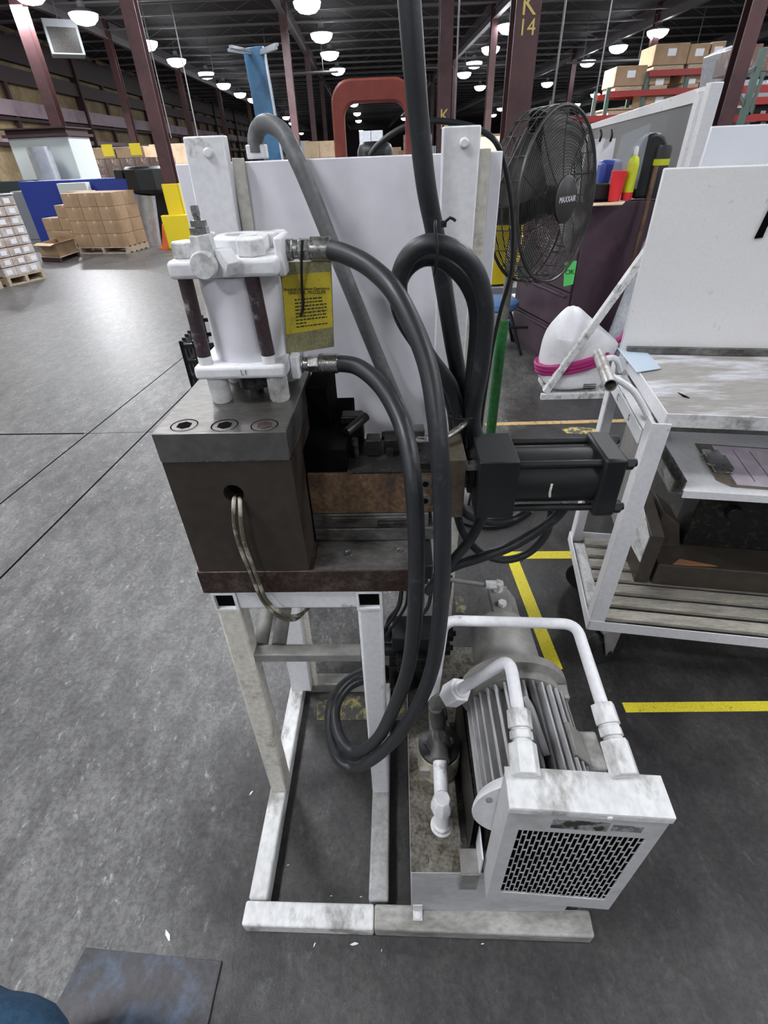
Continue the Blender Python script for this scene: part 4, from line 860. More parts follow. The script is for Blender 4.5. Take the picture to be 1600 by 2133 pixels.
#====================================================================== PEDESTAL FAN
FY = 2.1
fcn = at(1134,418,FY); FR = .262
pole = at(1022,895,2.1); px_, py_ = at(1050,660,2.15).x, 2.15
fan = thing('pedestal_fan','black wire drum fan on a green painted pole, in front of the purple cabinet','fan',(px_-.02,py_,0))
fn = V((.72,-.69,.06)).normalized()   # the way it blows
ft_, fu = fn.cross(V((0,0,1))).normalized(), None
fu = ft_.cross(fn).normalized()
def fp(r,t,d): return fcn + fn*d + (ft_*math.cos(t)+fu*math.sin(t))*r
g = MB()
for d in (-.055,.055): g.tube([fp(FR,2*PI*k/48,d) for k in range(48)],.006,6,1,True)
for d in (-.028,0,.028): g.tube([fp(FR+.004,2*PI*k/48,d) for k in range(48)],.0022,5,1,True)
for k in range(24): g.tube([fp(FR+.003,2*PI*k/24,-.055),fp(FR+.003,2*PI*k/24,.055)],.0018,5,1)
g.build('drum_ring', FANM, fan)
for nm,sd in (('front_grille',1),('rear_grille',-1)):
    g = MB()
    for k in range(22):
        r = .072+(FR-.072)*k/22; d = sd*(.055+.025*(1-(r/FR)**2))
        g.tube([fp(r,2*PI*j/48,d) for j in range(48)],.0013,4,1,True)
    for k in range(10):
        t = 2*PI*k/10; pts=[]
        for j in range(6):
            r = .06+(FR-.06)*j/5; pts.append(fp(r,t+sd*.35*j/5,sd*(.053+.025*(1-(r/FR)**2))))
        g.tube(pts,.002,5,1)
    g.build(nm, FANM, fan)
g = MB()
for k in range(4):
    t0 = .45+2*PI*k/4; vs=[]
    for j in range(7):
        r = .05+.235*j/6; w_ = .32+.10*math.sin(j/6*PI)
        for s_ in (0,1):
            for dd in (0,.003): vs.append(g.v(fp(r,t0+(s_-.5)*2*w_*(1.1 if j else .8),.035*(s_-.5)*(1.6)+dd)))
    for j in range(6):
        a,b_ = vs[4*j:4*j+4], vs[4*j+4:4*j+8]
        g.f([a[0],a[2],b_[2],b_[0]]); g.f([a[1],b_[1],b_[3],a[3]]); g.f([a[0],b_[0],b_[1],a[1]]); g.f([a[2],a[3],b_[3],b_[2]])
    g.f([vs[0],vs[1],vs[3],vs[2]]); g.f([vs[24],vs[26],vs[27],vs[25]])
g.build('fan_blades', BLADE, fan, label='dusty grey blades')
g = MB(); g.lathe(fcn,fn,[(.045,-.03),(.045,.03)],32); g.build('blade_hub', FANM, fan)
g = MB(); g.lathe(fcn+fn*.078,fn,[(.072,0),(.072,.006),(.066,.010)],40); g.build('logo_disc', FANM, fan)
text('MAXXAIR',.026,facing(fcn+fn*.0895,-ft_ if (-ft_).x>0 else ft_,(0,0,1)),'fan_logo',PAPER,fan,.0004)
g = MB(); g.lathe(fcn-fn*.085,-fn,[(.06,-.04),(.075,0),(.075,.12),(.05,.14)],32); g.build('motor', FANM, fan, .002)
pb = V((px_-.01,py_,.03)); pt = V((px_+.0,py_,.92)); ptt = V((px_+.01,py_,1.36))
g = MB(); g.cyl(pb,pt,.024,n=20); g.build('lower_pole', GREEN, fan, label='green scuffed lower pole')
g = MB(); g.cyl(pt,ptt,.018,n=20); g.build('upper_pole', GREYPOLE, fan)
g = MB(); g.beam(ptt+V((0,0,-.02)), fcn-fn*.19, .05,.05); g.build('yoke', FANM, fan, .004)
g = MB(); g.lathe((pb.x,pb.y,0),(0,0,1),[(.25,0),(.25,.015),(.06,.035),(.03,.06)],40); g.build('base_disc', FANM, fan)
#====================================================================== PURPLE CABINET AND WHAT STANDS ON IT
ct = at(1228,425,3.95); cth = ct.z; CX, CYY = ct.x, 3.95
PT = M4.Translation((CX,CYY,0)) @ M4.Rotation(math.radians(14),4,'Z')
cab = thing('file_cabinet','dark purple lateral file cabinet behind the black fan','cabinet', PT @ V((.3,.5,0)))
g = MB(PT); g.box(0,.62,0,.92,0,cth); g.build('cabinet_body', PURPLE, cab, .004)
dz = (cth-.05)/4
for k in range(4):
    g = MB(PT); g.box(-.018,-.001,.02,.90,.05+dz*k,.05+dz*(k+1)-.012); dr = g.build('drawer', PURPLE, cab, .003)
    g = MB(PT); g.box(-.034,-.0185,.06,.86,.05+dz*(k+1)-.045,.05+dz*(k+1)-.030); g.build('drawer_pull', PURPLE, dr, .004)
g = MB(PT); g.box(-.021,-.0185,.05,.16,cth*.36,cth*.52)
a = at(1190,560,3.93)
gt = thing('green_tag','green paper tag marked OK hanging by the corner of the purple cabinet','tag',at(1187,595,3.85))
g.bm.free(); g = MB(); P=[at(1176,547,3.85),at(1202,543,3.85),at(1194,592,3.85),at(1174,597,3.85)]; P=[P[0]+V((.03,0,0))-V((.03,0,0)),P[1],P[2],P[3]]; g.prism(P,(0,.002,0)); g.build('tag_card', GREENTAG, gt)
text('OK',.045,facing((P[0]+P[1]+P[2]+P[3])/4+V((0,-.003,.01)),(1,0,0),(0,0,1)),'tag_print',INK,gt,.0005)
g = MB(); g.tube([P[0]+V((.05,0,-.01)),P[0]+V((.05,.02,.06))],.002,5,1); g.build('tag_wire', ZINC, gt)
def onc(px,py=None): return at(px,425,3.97)
g = MB(); P=[at(*q,Z=cth+.002) for q in ((1228,424),(1302,421),(1296,427),(1225,430))]; g.prism([P[0],P[1],P[2],P[3]],(0,0,.004)); tag(g.build('cardboard_sheet', CARDLIGHT),'thin cardboard sheet lying on the purple cabinet top','cardboard')
ZC = cth+.007
def prop(px, Y): p = at(px,424,Y); return V((p.x,Y,ZC))
cup = prop(1277,4.02); g = MB(); g.lathe(cup,(0,0,1),[(.036,0),(.050,.17),(.048,.172),(.036,.01)],28,False); tag(g.build('red_cup', RED),'red plastic cup on the purple cabinet','cup')
bt = prop(1302,4.05); r = thing('glue_bottle','lime yellow squeeze bottle with red foot on the purple cabinet','bottle',bt)
g = MB(); g.lathe(bt,(0,0,1),[(.034,0),(.036,.01),(.036,.045)],24); g.build('bottle_base', RED, r); g = MB(); g.lathe(bt,(0,0,1),[(.036,.046),(.036,.20),(.028,.235),(.014,.25)],24); g.build('bottle_body', BOTTLE, r); g = MB(); g.lathe(bt,(0,0,1),[(.014,.251),(.014,.285),(.008,.30)],16); g.build('bottle_cap', WHITEP, r)
bb = prop(1335,4.1); r = thing('face_shield','black face shield with clear visor standing on the purple cabinet','face shield',bb)
g = MB(); pts=[bb+V((.055*math.cos(t*PI/10)*1.1,0,.30+.13*math.sin(t*PI/10))) for t in range(11)]; g.prism([bb+V((-.06,0,.0)),bb+V((.08,0,0))]+[V((bb.x+(p.x-bb.x)*1.7,p.y,p.z-.06)) for p in pts],(0,.12,0)); g.build('shield_shell', BLACK, r, .02, segs=3)
g = MB(); g.prism([bb+V((-.06,-.02,.42)),bb+V((-.25,-.08,.36)),bb+V((-.28,-.08,.10)),bb+V((-.06,-.02,.06))],(0,.004,0)); g.build('visor', CLEARP, r, label='clear bent visor')
bl = prop(1250,4.08); g = MB(); g.box(bl.x-.09,bl.x+.09,bl.y,bl.y+.12,ZC,ZC+.10); g.build_=None; tag(g.build('tool_case', BLACK, bevel=.01),'black case on the purple cabinet beside the red cup','case')
bl2 = prop(1266,4.2); g = MB(); g.box(bl2.x-.09,bl2.x+.06,bl2.y,bl2.y+.12,ZC,ZC+.23); tag(g.build('blue_bin', BLUE, bevel=.03),'blue plastic bin behind the red cup on the purple cabinet','bin')
dk_ = prop(1356,4.1); r = thing('dark_canister','dark canister with yellow band at the right end of the purple cabinet','canister',dk_)
g = MB(); g.lathe(dk_,(0,0,1),[(.045,0),(.05,.02),(.05,.28),(.04,.30)],24); g.build('canister_body', DRUMB, r); g = MB(); g.lathe(dk_,(0,0,1),[(.052,.19),(.052,.225)],24,False); g.build('yellow_band', BOTTLE, r)
a0, a1 = at(1368,345,4.0), at(1338,500,4.0)
g = MB(); g.tube([a0,a1+V((0,-.1,-.62))+V((-.07,0,0))],.014,12,1); tag(g.build('wooden_rod', worn('brown_rod',(.16,.085,.05),(.09,.05,.03),.4,12)),'thin brown rod leaning on the right side of the purple cabinet','rod')
#====================================================================== GREY BOARD IN WHITE FRAME
R0 = V((at(1473,188,4.75).x,4.75,0)); zt2 = at(1473,188,4.75).z
Lp = at(1232,262,Z=zt2); Lp.z=0
dd = (Lp-R0); 
bd = thing('framed_board','large grey board in a white frame on posts, behind the purple cabinet','board',R0)
u2 = dd.normalized()
def bp_(s,z,off=0): n2 = V((u2.y,-u2.x,0)); q=R0+u2*s+n2*off; q.z=z; return q
g = MB(); g.prism([bp_(.10,.55),bp_(dd.length,.55),bp_(dd.length,zt2-.04),bp_(.10,zt2-.04)],V((u2.y,-u2.x,0))*-.02); g.build('board_face', SLATE, bd)
g = MB(); g.beam(bp_(0,zt2-.02),bp_(dd.length+.1,zt2-.02),.07,.085); g.build('frame_rail', WHITE, bd, .004)
g = MB(); g.beam(bp_(.03,0),bp_(.03,zt2+.0),.11,.07,(0,1,0)); g.build('frame_post', WHITE, bd, .004)
g = MB(); g.beam(bp_(-.16,0,.0),bp_(-.16,zt2+.03,.0),.09,.07,(0,1,0)); g.build('frame_post', WHITE, bd, .004)
g = MB(); g.beam(bp_(dd.length,0),bp_(dd.length,zt2),.08,.08,(0,1,0)); g.build('frame_post', WHITE, bd, .004)
for (px,lab) in ((1272,'right'),(1250,'left')):
    P=[at(*q,6.3) for q in ((px-12,290),(px+11,288),(px-1,360),(px-22,360))]
    r = thing('hanging_clipboard','white papers on a clipboard hung on the grey board, %s one of two'%lab,'clipboard',P[3])
    g = MB(); g.prism(P,(0,.01,0)); g.build('paper_sheet', PAPER, r); g = MB(); a=(P[0]+P[1])/2; g.tube([a+V((.0,-.01,-.02)),a+V((0,-.03,.03)),a+V((0,.02,.07))],.012,8,4); g.build('hook', BLACK, r)
#====================================================================== SACK ON LOW DOLLY WITH LEANING WHITE ANGLE
dl = thing('low_dolly','low white steel dolly frame on the floor with a leaning angle bar, under the sack','dolly',(1.3,3.5,0))
g = MB(); g.box(1.035,1.62,3.42,3.455,.0,.042); g.box(1.10,1.60,3.456,3.80,.0,.03); g.build('dolly_frame', WHITEDIRTY, dl, .002)
g = MB(); b0=at(1135,822,3.45); b1=at(1380,478,3.40); g.beam(V((b0.x,3.45,.05)),b1+(b1-b0)*.15,.045,.045,(0,1,0)); g.build('leaning_bar', WHITEDIRTY, dl, .002, 'white steel bar leaning up to the right')
sk = thing('white_sack','bulging white woven sack tied with a magenta strap, standing on the low dolly','sack',(1.3,3.62,.046))
def sackpt(px,py,Y): return at(px,py,Y)
prof = [(822,1128,1240),(790,1121,1252),(755,1122,1260),(730,1127,1276),(712,1131,1288),(695,1138,1270),(680,1146,1250),(665,1158,1232),(650,1172,1216),(637,1186,1203)]
g = MB(); rings=[]
for k,(yy,xl,xr) in enumerate(prof):
    A,Bq = at(xl,yy,3.62), at(xr,yy,3.62); c=(A+Bq)/2; hw=(Bq-A).length/2; dp=(.17 if k<6 else .17-(k-5)*.035)*1.0
    c.z = max(c.z,.05) if k else .047
    ring=[]
    for j in range(28):
        t=2*PI*j/28; e=.75
        cx=math.copysign(abs(math.cos(t))**e,math.cos(t)); sy=math.copysign(abs(math.sin(t))**e,math.sin(t))
        ring.append(g.v((c.x+cx*hw*(1+.015*math.sin(5*t+k)), c.y+sy*dp*(1+.05*math.sin(3*t+k*1.7)), c.z+.006*math.sin(4*t+k))))
    rings.append(ring)
for k in range(len(rings)-1):
    for j in range(28): g.f([rings[k][j],rings[k][(j+1)%28],rings[k+1][(j+1)%28],rings[k+1][j]])
g.f(rings[0][::-1]); g.f(rings[-1]); so=g.build('sack_body', BAGM, sk); md=so.modifiers.new('s','SUBSURF'); md.levels=1; md.render_levels=1
g = MB(); mag=[]
for yy,rr2 in ((742,.02),(748,.02),(756,.016)):
    A,Bq = at(1123,yy+16,3.62),at(1270,yy-26,3.62); c=(A+Bq)/2; hw=(Bq-A).length/2+.006
    g.tube([V((c.x+math.cos(t*PI/12)*hw, 3.62+math.sin(t*PI/12)*-.185, c.z+(Bq.z-A.z)/2*math.cos(t*PI/12))) for t in range(24)],rr2,8,2,True)
tl=at(1270,718,3.6); g.tube([tl,tl+V((.06,-.02,.05)),tl+V((.11,0,.12))],.022,8,4); g.build('magenta_strap', MAGENTA, sk, label='magenta strap round the sack')
a=at(1228,805,3.44); g = MB()
for k in range(3): g.box(a.x-.04,a.x+.05,3.452,3.453,a.z-.02+.014*k,a.z-.014+.014*k)
g.build('printed_code', INK, sk)
# clear plastic wrap roll behind the plates
pp = at(1320,560,3.9); g = MB(); g.lathe((pp.x+.05,3.75,0),(.04,0,1),[(.22,0),(.17,.5),(.12,.95),(.06,1.15)],20); tag(g.build('plastic_bundle', PLASTIC),'bundle of cloudy clear plastic film between the sack and the white plate','plastic film')
#====================================================================== BEHIND THE PANEL: YELLOW BIN, BLUE STOOL, RED FRAME, BLUE POST
Y=5.2; a=at(1018,597,Y); c=at(1058,440,Y)
r = thing('yellow_bin','tall yellow bin seen behind the left edge of the fan','bin',((a.x+c.x)/2,Y+.2,.55))
g = MB(); g.lathe(((a.x+c.x)/2,Y+.25,a.z),(0,0,1),[(.20,0),(.25,.02),(.27,c.z-a.z)],28); g.build('bin_body', YELLOW, r)
g = MB(); g.box((a.x+c.x)/2-.3,(a.x+c.x)/2+.3,Y-.05,Y+.5,a.z-.06,a.z-.005); g.box((a.x+c.x)/2-.26,(a.x+c.x)/2-.22,Y,Y+.04,0,a.z-.06); g.box((a.x+c.x)/2+.22,(a.x+c.x)/2+.26,Y,Y+.04,0,a.z-.06); g.build('bin_stand', GREYCAB, r)
Y=4.6; a=at(1035,632,Y)
r = thing('blue_stool','blue padded shop stool with black legs behind the green fan pole','stool',(a.x,Y,0))
g = MB(); g.lathe((a.x,Y,a.z-.04),(0,0,1),[(.17,0),(.19,.02),(.19,.06),(.16,.08)],28); g.build('seat', plain('blue_vinyl',(.10,.22,.45),.4), r)
for sx,sy in ((-1,-1),(1,-1),(1,1),(-1,1)):
    g = MB(); g.tube([(a.x+sx*.10,Y+sy*.10,a.z-.04),(a.x+sx*.22,Y+sy*.2,0)],.013,8,1); g.build('leg', BLACK, r)
g = MB(); g.box(a.x-.24,a.x+.26,Y-.16,Y-.14,.22,.24); g.build('foot_rest', BLACK, r)
Y=5.0; a=at(1092,690,Z=0); g = MB(); g.box(a.x-.14,a.x+.16,a.y,a.y+.22,0,.12); tag(g.build('parts_bin', BLUE, bevel=.01),'small bright blue bin on the floor left of the purple cabinet','bin')
# red rounded frame above the panel
Yr=1.022
rf = thing('red_hoop','dull red rounded steel hoop standing up behind the top edge of the white panel','frame',(at(775,300,Yr).x,Yr,1.40))
A_=at(698,322,Yr); B_=at(860,157,Yr)
def rrect(x0,x1,z0,z1,r,n=7):
    o=[]
    for cx_,cz_,t0 in ((x1-r,z1-r,0),(x0+r,z1-r,90),(x0+r,z0+r,180),(x1-r,z0+r,270)):
        for k in range(n): t=math.radians(t0+90*k/(n-1)); o.append((cx_+r*math.cos(t),cz_+r*math.sin(t)))
    return o
O_=rrect(A_.x,B_.x,A_.z-.05,B_.z,.030); I_=rrect(A_.x+.019,B_.x-.012,A_.z-.035,B_.z-.030,.020)
g = MB(); R_=[[g.v((x,y,z)) for x,z in S] for y in (Yr,Yr+.022) for S in (O_,I_)]
for k in range(len(O_)):
    j=(k+1)%len(O_); o0,i0,o1,i1=R_
    g.f([o0[k],o0[j],i0[j],i0[k]]); g.f([o1[j],o1[k],i1[k],i1[j]]); g.f([o0[j],o0[k],o1[k],o1[j]]); g.f([i0[k],i0[j],i1[j],i1[k]])
g.build('hoop_loop', REDP, rf, .003)
g = MB(); g.box(A_.x+.004,B_.x-.004,Yr-.001,Yr+.03,A_.z-.016,A_.z-.006); g.build('cross_rail', REDP, rf)
for x_ in (A_.x+.012,B_.x-.012):
    g = MB(); g.box(x_-.01,x_+.01,Yr-.003,Yr+.02,1.30,A_.z-.051); g.build('mounting_tab', REDP, rf)
Yr=1.3
g = MB(); q0_,q1_=at(745,296,Yr+.25),at(818,296,Yr+.25); g.box(q0_.x,q1_.x,Yr+.20,Yr+.5,1.35,q0_.z); g.box(q0_.x+.02,q1_.x-.02,Yr+.25,Yr+.45,0,1.35); tag(g.build('black_motor_box', BLACK, bevel=.02),'rounded black housing seen through the red frame','housing')
Yb=5.6; a=at(529,100,Yb); zb2=a.z
r = thing('blue_post','blue steel post with spread grey arms on top, left of the red frame','post',(a.x+.12,Yb,0))
g = MB(); a2=at(556,330,Yb); g.beam((a2.x+.15,Yb,0),(a.x,Yb,zb2),.17,.12,(0,1,0)); g.build('post_shaft', BLUESTEEL, r, .006)
g = MB(); g.beam((a.x+.09,Yb-.06,zb2),(a2.x+.235,Yb-.06,0),.012,.012,(0,1,0)); g.build('post_edge', PAPER, r)
for q1,q2 in (((529,108),(480,97)),((529,112),(477,104)),((540,108),(577,92)),((540,113),(575,99))):
    g = MB(); g.beam(at(q1[0],q1[1],Yb),at(q2[0],q2[1],Yb-.35),.028,.018); g.build('spread_arm', GALV, r)
# black milk crate left of the press
cr0=at(372,712,1.45)
r = thing('milk_crate','black plastic crate behind the left side of the press block','crate',(-.78,1.55,0))
z1_=cr0.z
T=M4.Translation((cr0.x,1.45,0)) @ M4.Rotation(.12,4,'Z')
g = MB(T)
for z in [z1_-.015-.048*k for k in range(8)]: g.box(0,.30,0,.012,z-.006,z+.006); g.box(.0,.012,.0,.30,z-.006,z+.006); g.box(0,.30,.29,.30,z-.006,z+.006)
for k in range(9): g.box(.037*k,.037*k+.008,0,.012,z1_-.36,z1_); g.box(0,.012,.037*k,.037*k+.008,z1_-.36,z1_)
g.box(0,.31,0,.31,z1_-.37,z1_-.355); g.box(.29,.30,0,.30,z1_-.36,z1_); g.build('crate_walls', BLACK, r)
g = MB(T); g.box(.02,.28,.02,.28,0,z1_-.3705); g.build('crate_stand', GREYCAB, r)
#====================================================================== LEFT AISLE: PALLETS AND CARTONS
def pallet(x0,x1,y0,y1,T,label,par=None):
    r = thing('wooden_pallet',label,'pallet',T @ V(((x0+x1)/2,(y0+y1)/2,0)))
    for z0_,z1__,nm in ((0,.02,'bottom_board'),(.105,.125,'top_board')):
        g = MB(T); n=5
        for k in range(n): y=y0+(y1-y0-.09)*k/(n-1); g.box(x0,x1,y,y+.09,z0_,z1__)
        g.build(nm, WOOD, r)
    for k in range(3):
        x=x0+(x1-x0-.05)*k/2; g = MB(T); g.box(x,x+.05,y0,y1,.0205,.1045); g.build('stringer', WOOD, r)
    return r
def carton(x,y,z,w,d,h,T,label,group,mat=CARD,rz=0):
    TT_=T @ M4.Translation((x+w/2,y+d/2,z)) @ M4.Rotation(rz,4,'Z'); g = MB(TT_); g.box(-w/2+.004,w/2-.004,-d/2+.004,d/2-.004,.001,h-.002)
    r = g.build('cardboard_box', mat, loc=TT_.translation, bevel=.006); tag(r,label,'box',group)
    g = MB(TT_); g.box(-w/2+.004,w/2-.004,-.02,.02,h-.0018,h-.001); g.box(-.02,.02,-d/2+.0025,-d/2+.0035,h*.8,h-.0018); g.build('packing_tape', CARDLIGHT, r); return r
def boxgrid(x0,y0,nx,ny,nz,w,d,h,T,lab,group,mat=CARD,z0=.126,skip=()):
    for i in range(nx):
        for j in range(ny):
            for k in range(nz):
                if (i,j,k) in skip or (0<i<nx-1 and 0<j and k<nz-1): continue
                carton(x0+i*w,y0+j*d,z0+k*h,w,d,h,T,lab,group,mat)
def t_from(p0,p1):   # frame at floor pixel p0 with x axis toward floor pixel p1
    a=at(*p0,Z=0); b=at(*p1,Z=0); return M4.Translation(a) @ M4.Rotation(math.atan2(b.y-a.y,b.x-a.x),4,'Z'), (b-a).length
LEV=['bottom','second','third','top']
T1,L1=t_from((168,529),(268,528)); T1=T1 @ M4.Translation((0,0,0)); ww=L1/3
hh=(at(240,397,11.9).z-.126)/4
pallet(0,L1,0,.80,T1,'pallet under the tall stack of plain cartons in the left aisle')
for i in range(3):
    for j in range(2):
        for k in range(4):
            if j==1 and i<2 and k<3: continue
            carton(i*ww,j*.4,.126+k*hh,ww,.4,hh,T1,'plain carton of the tall stack, %s layer, %s column, %s row'%(LEV[k],['left','middle','right'][i],['front','back'][j]),'cartons of the tall stack')
T2=T1 @ M4.Translation((-1.27,.75,0))
pallet(0,1.25,0,.80,T2,'pallet under the lower stack of plain cartons, left of the tall stack')
for i in range(3):
    for k in range((2,3,4)[i]): carton(i*.42,0,.126+k*hh,.42,.4,hh,T2,'plain carton of the stepped stack left of the tall stack, %s layer, %s column'%(LEV[k],['left','middle','right'][i]),'cartons of the stepped stack')
A3,B3,C3=at(92,545,Z=0),at(129,547,Z=0),at(166,534,Z=0); B3=B3; 
up=lambda p,z: V((p.x,p.y,z))
D3=A3+(C3-B3)
zc=at(121,508,B3.y).z
r = thing('open_carton','single open-topped cardboard carton standing in front of the stacked cartons','box',up((A3+C3)/2,.10))
g = MB(); Q=[A3,B3,C3,D3]; ctr=(A3+C3)/2
for i in range(4):
    p,q=Q[i],Q[(i+1)%4]; n_=(ctr-(p+q)/2).normalized()*.012; g.prism([up(p,.102),up(q,.102),up(q,zc),up(p,zc)],n_)
g.prism([up(p,.102) for p in Q],(0,0,.01)); g.build('carton_walls', CARD, r)
g = MB()
for i,(o,h) in {0:(-.10,-.10),1:(.12,.02),2:(.0,.16)}.items():
    p,q=Q[i],Q[(i+1)%4]; n_=((p+q)/2-ctr).normalized(); e=(q-p)*.04
    k_=.16 if i!=2 else -.10
    g.prism([up(p,zc+.001),up(q,zc+.001),up(q-e,zc+(.14 if i==2 else -.02 if i==0 else .03))+n_*k_,up(p+e,zc+(.14 if i==2 else -.02 if i==0 else .03))+n_*k_],(0,0,.006))
g.build('carton_flap', CARDLIGHT, r, label='paler open flaps')
r = thing('wooden_pallet','small dark pallet under the single open carton','pallet',up(ctr,0))
g = MB(); g.prism([up(ctr+(p-ctr)*1.02,.08) for p in Q],(0,0,.02)); g.build('top_board', WOOD, r)
for i in (0,2):
    p,q=Q[i],Q[(i+1)%4]; g=MB(); g.beam(up(p,.04),up(q,.04),.05,.079); g.build('stringer', WALLDARK, r)
# shrink-wrapped load at the left edge
T4,L4=t_from((22,597),(97,579))
pallet(0,L4,0,1.0,T4,'pale pallet under the shrink-wrapped load at the left picture edge')
zc=at(34,405,at(97,579,Z=0).y).z; nl=8
r = thing('wrapped_load','tall shrink-wrapped load of small white-labelled cartons at the left picture edge','wrapped load',T4 @ V((.3,.5,.126)))
hl=(zc-.126)/nl; nc=3; wl=L4/nc
for k in range(nl):
    for i in range(nc):
        g = MB(T4); g.box(i*wl+.003,(i+1)*wl-.003,.01,.99,.127+k*hl,.127+(k+1)*hl-.010)
        o_=g.build('carton_column', WRAPCARD, r, .006)
        g = MB(T4); x=i*wl+wl*(.35+.3*random.random()); g.box(x-.05,x+.05,.004,.0095,.127+(k+.22)*hl,.127+(k+.72)*hl); g.build('carton_label', PAPER, o_)
g = MB(T4); g.box(-.01,L4+.01,-.01,1.0,zc-.001,zc+.02); g.build('wrap_cover', PLASTIC, r, .01, label='clear wrap over the top')
T5,L5=t_from((-60,618),(8,600))
pallet(0,L5,0,.8,T5,'pallet cut off by the left picture edge, nearest of the left aisle')
g = MB(T5); g.box(.02,L5-.02,.02,.78,.126,.55); tag(g.build('wrapped_stack', WRAPCARD),'low wrapped stack cut off by the left picture edge','wrapped load')
# machines behind the cartons
def mbox(name,label,cat,pa,pb,Y,d,mat,z0=None,bev=.02,group=None):
    a=at(pa[0],pb[1],Y); c=at(pb[0],pa[1],Y); g=MB(); g.box(a.x,c.x,Y,Y+d,(0 if z0 is None else a.z) ,c.z); return tag(g.build(name,mat,bevel=bev),label,cat,group)
mbox('grey_machine_cabinet','light grey machine cabinet behind the stepped cartons','cabinet',(48,396),(102,470),14.2,.45,GREYCAB)
mbox('dark_machine','dark green-black machine behind the wrapped load','machine',(25,375),(66,470),14.9,.4,plain('dark_green_machine',(.03,.04,.04),.5))
r=thing('granulator','tall pale grey machine tower with dark slotted cap, left of the yellow-labelled cartons','machine',at(105,400,15.5))
a=at(58,400,15.5); c=at(140,283,15.5); g=MB(); g.box(a.x,c.x,15.5,16.6,0,c.z); g.build('tower_body', PALEMACH, r, .02)
g=MB(); g.box(a.x-.06,c.x+.08,15.4,16.7,c.z+.001,c.z+.06); g.box(a.x-.06,c.x+.08,15.4,16.7,c.z+.16,c.z+.19); g.box(a.x,c.x,15.5,16.6,c.z+.06,c.z+.16); g.build('tower_cap', WALLDARK, r)
p0,p1=at(112,395,15.1),at(78,306,15.1); g=MB(); g.cyl((p0.x,15.1,0),(p1.x,15.1,p1.z),.27,n=28); tag(g.build('silver_duct', GALV),'silver ribbed duct standing before the pale machine tower','duct')
mbox('blue_hopper','large blue hopper bin behind the tall carton stack','bin',(92,370),(262,520),13.6,.5,BLUE,0,.01)
mbox('white_box','small pale box top showing above the cartons against the blue hopper','box',(130,380),(177,420),13.3,.2,PALEMACH,None,.01)
r=thing('dust_collector','black drum hopper on a silver pipe leg, right of the blue hopper','machine',at(300,515,Z=0))
a=at(262,405,12.3); c=at(330,345,12.3); g=MB(); g.lathe(((a.x+c.x)/2,12.5,a.z),(0,0,1),[(.30,0),(.42,.06),(.42,c.z-a.z-.05),(.36,c.z-a.z)],8); g.build('drum_body', BLACK, r, .01)
g=MB(); g.box(a.x-.12,a.x+.05,12.3,12.6,c.z-.2,c.z-.05); g.build('drum_chute', BLACK, r)
a=at(295,515,12.4); g=MB(); g.cyl((at(318,510,12.4).x,12.4,0),(at(303,405,12.4).x,12.4,at(303,405,12.4).z),.19,n=28); g.build('pipe_leg', GALV, r, label='silver round leg')
mbox('dark_machine','black machine parts right of the silver leg','machine',(325,395),(352,500),13.0,.5,BLACK,0,.02)
a=at(352,516,Z=0); g=MB(); g.lathe((a.x,a.y,.03),(0,0,1),[(.13,0),(.02,.42)],20); g.box(a.x-.16,a.x+.16,a.y-.16,a.y+.16,0,.03); tag(g.build('traffic_cone', ORANGE),'small orange traffic cone beside the yellow column guard','cone')
# cartons with yellow labels on the far pallets
Yc=17.5
a=at(160,345,Yc); c=at(345,345,Yc); n=6; w_=(c.x-a.x)/n; zt3=at(250,330,Yc).z
T6=M4.Translation((a.x,Yc,0))
for i in range(n): 
    for k in range(3): carton(i*w_,0,.13+k*(zt3-.13)/3,w_,.9,(zt3-.13)/3,T6,'dark wrapped carton of the far row, %s layer, %s from the left'%(LEV[k],['first','second','third','fourth','fifth','sixth'][i]),'dark cartons in the far row',CARDDARK)
pallet(0,n*w_,0,.9,T6,'long pallet row under the far dark cartons')
zz=at(250,306,Yc).z
for i,(u0,u1) in enumerate(((160,189),(191,238),(240,300))):
    x0_=at(u0,320,Yc).x; x1_=at(u1,320,Yc).x
    b_=carton(x0_-a.x,.05,zt3+.002,x1_-x0_,.7,zz-zt3,T6,('left small','middle','right')[i]+' of three cartons with a yellow label on top of the far row',None)
    g=MB(); xm=x0_+(x1_-x0_)*.72; g.box(xm-.16,xm+.16,Yc+.045,Yc+.0525,zt3+.06,zt3+.34); lb=g.build('yellow_label', BOTTLE if 0 else YELLOW, b_)
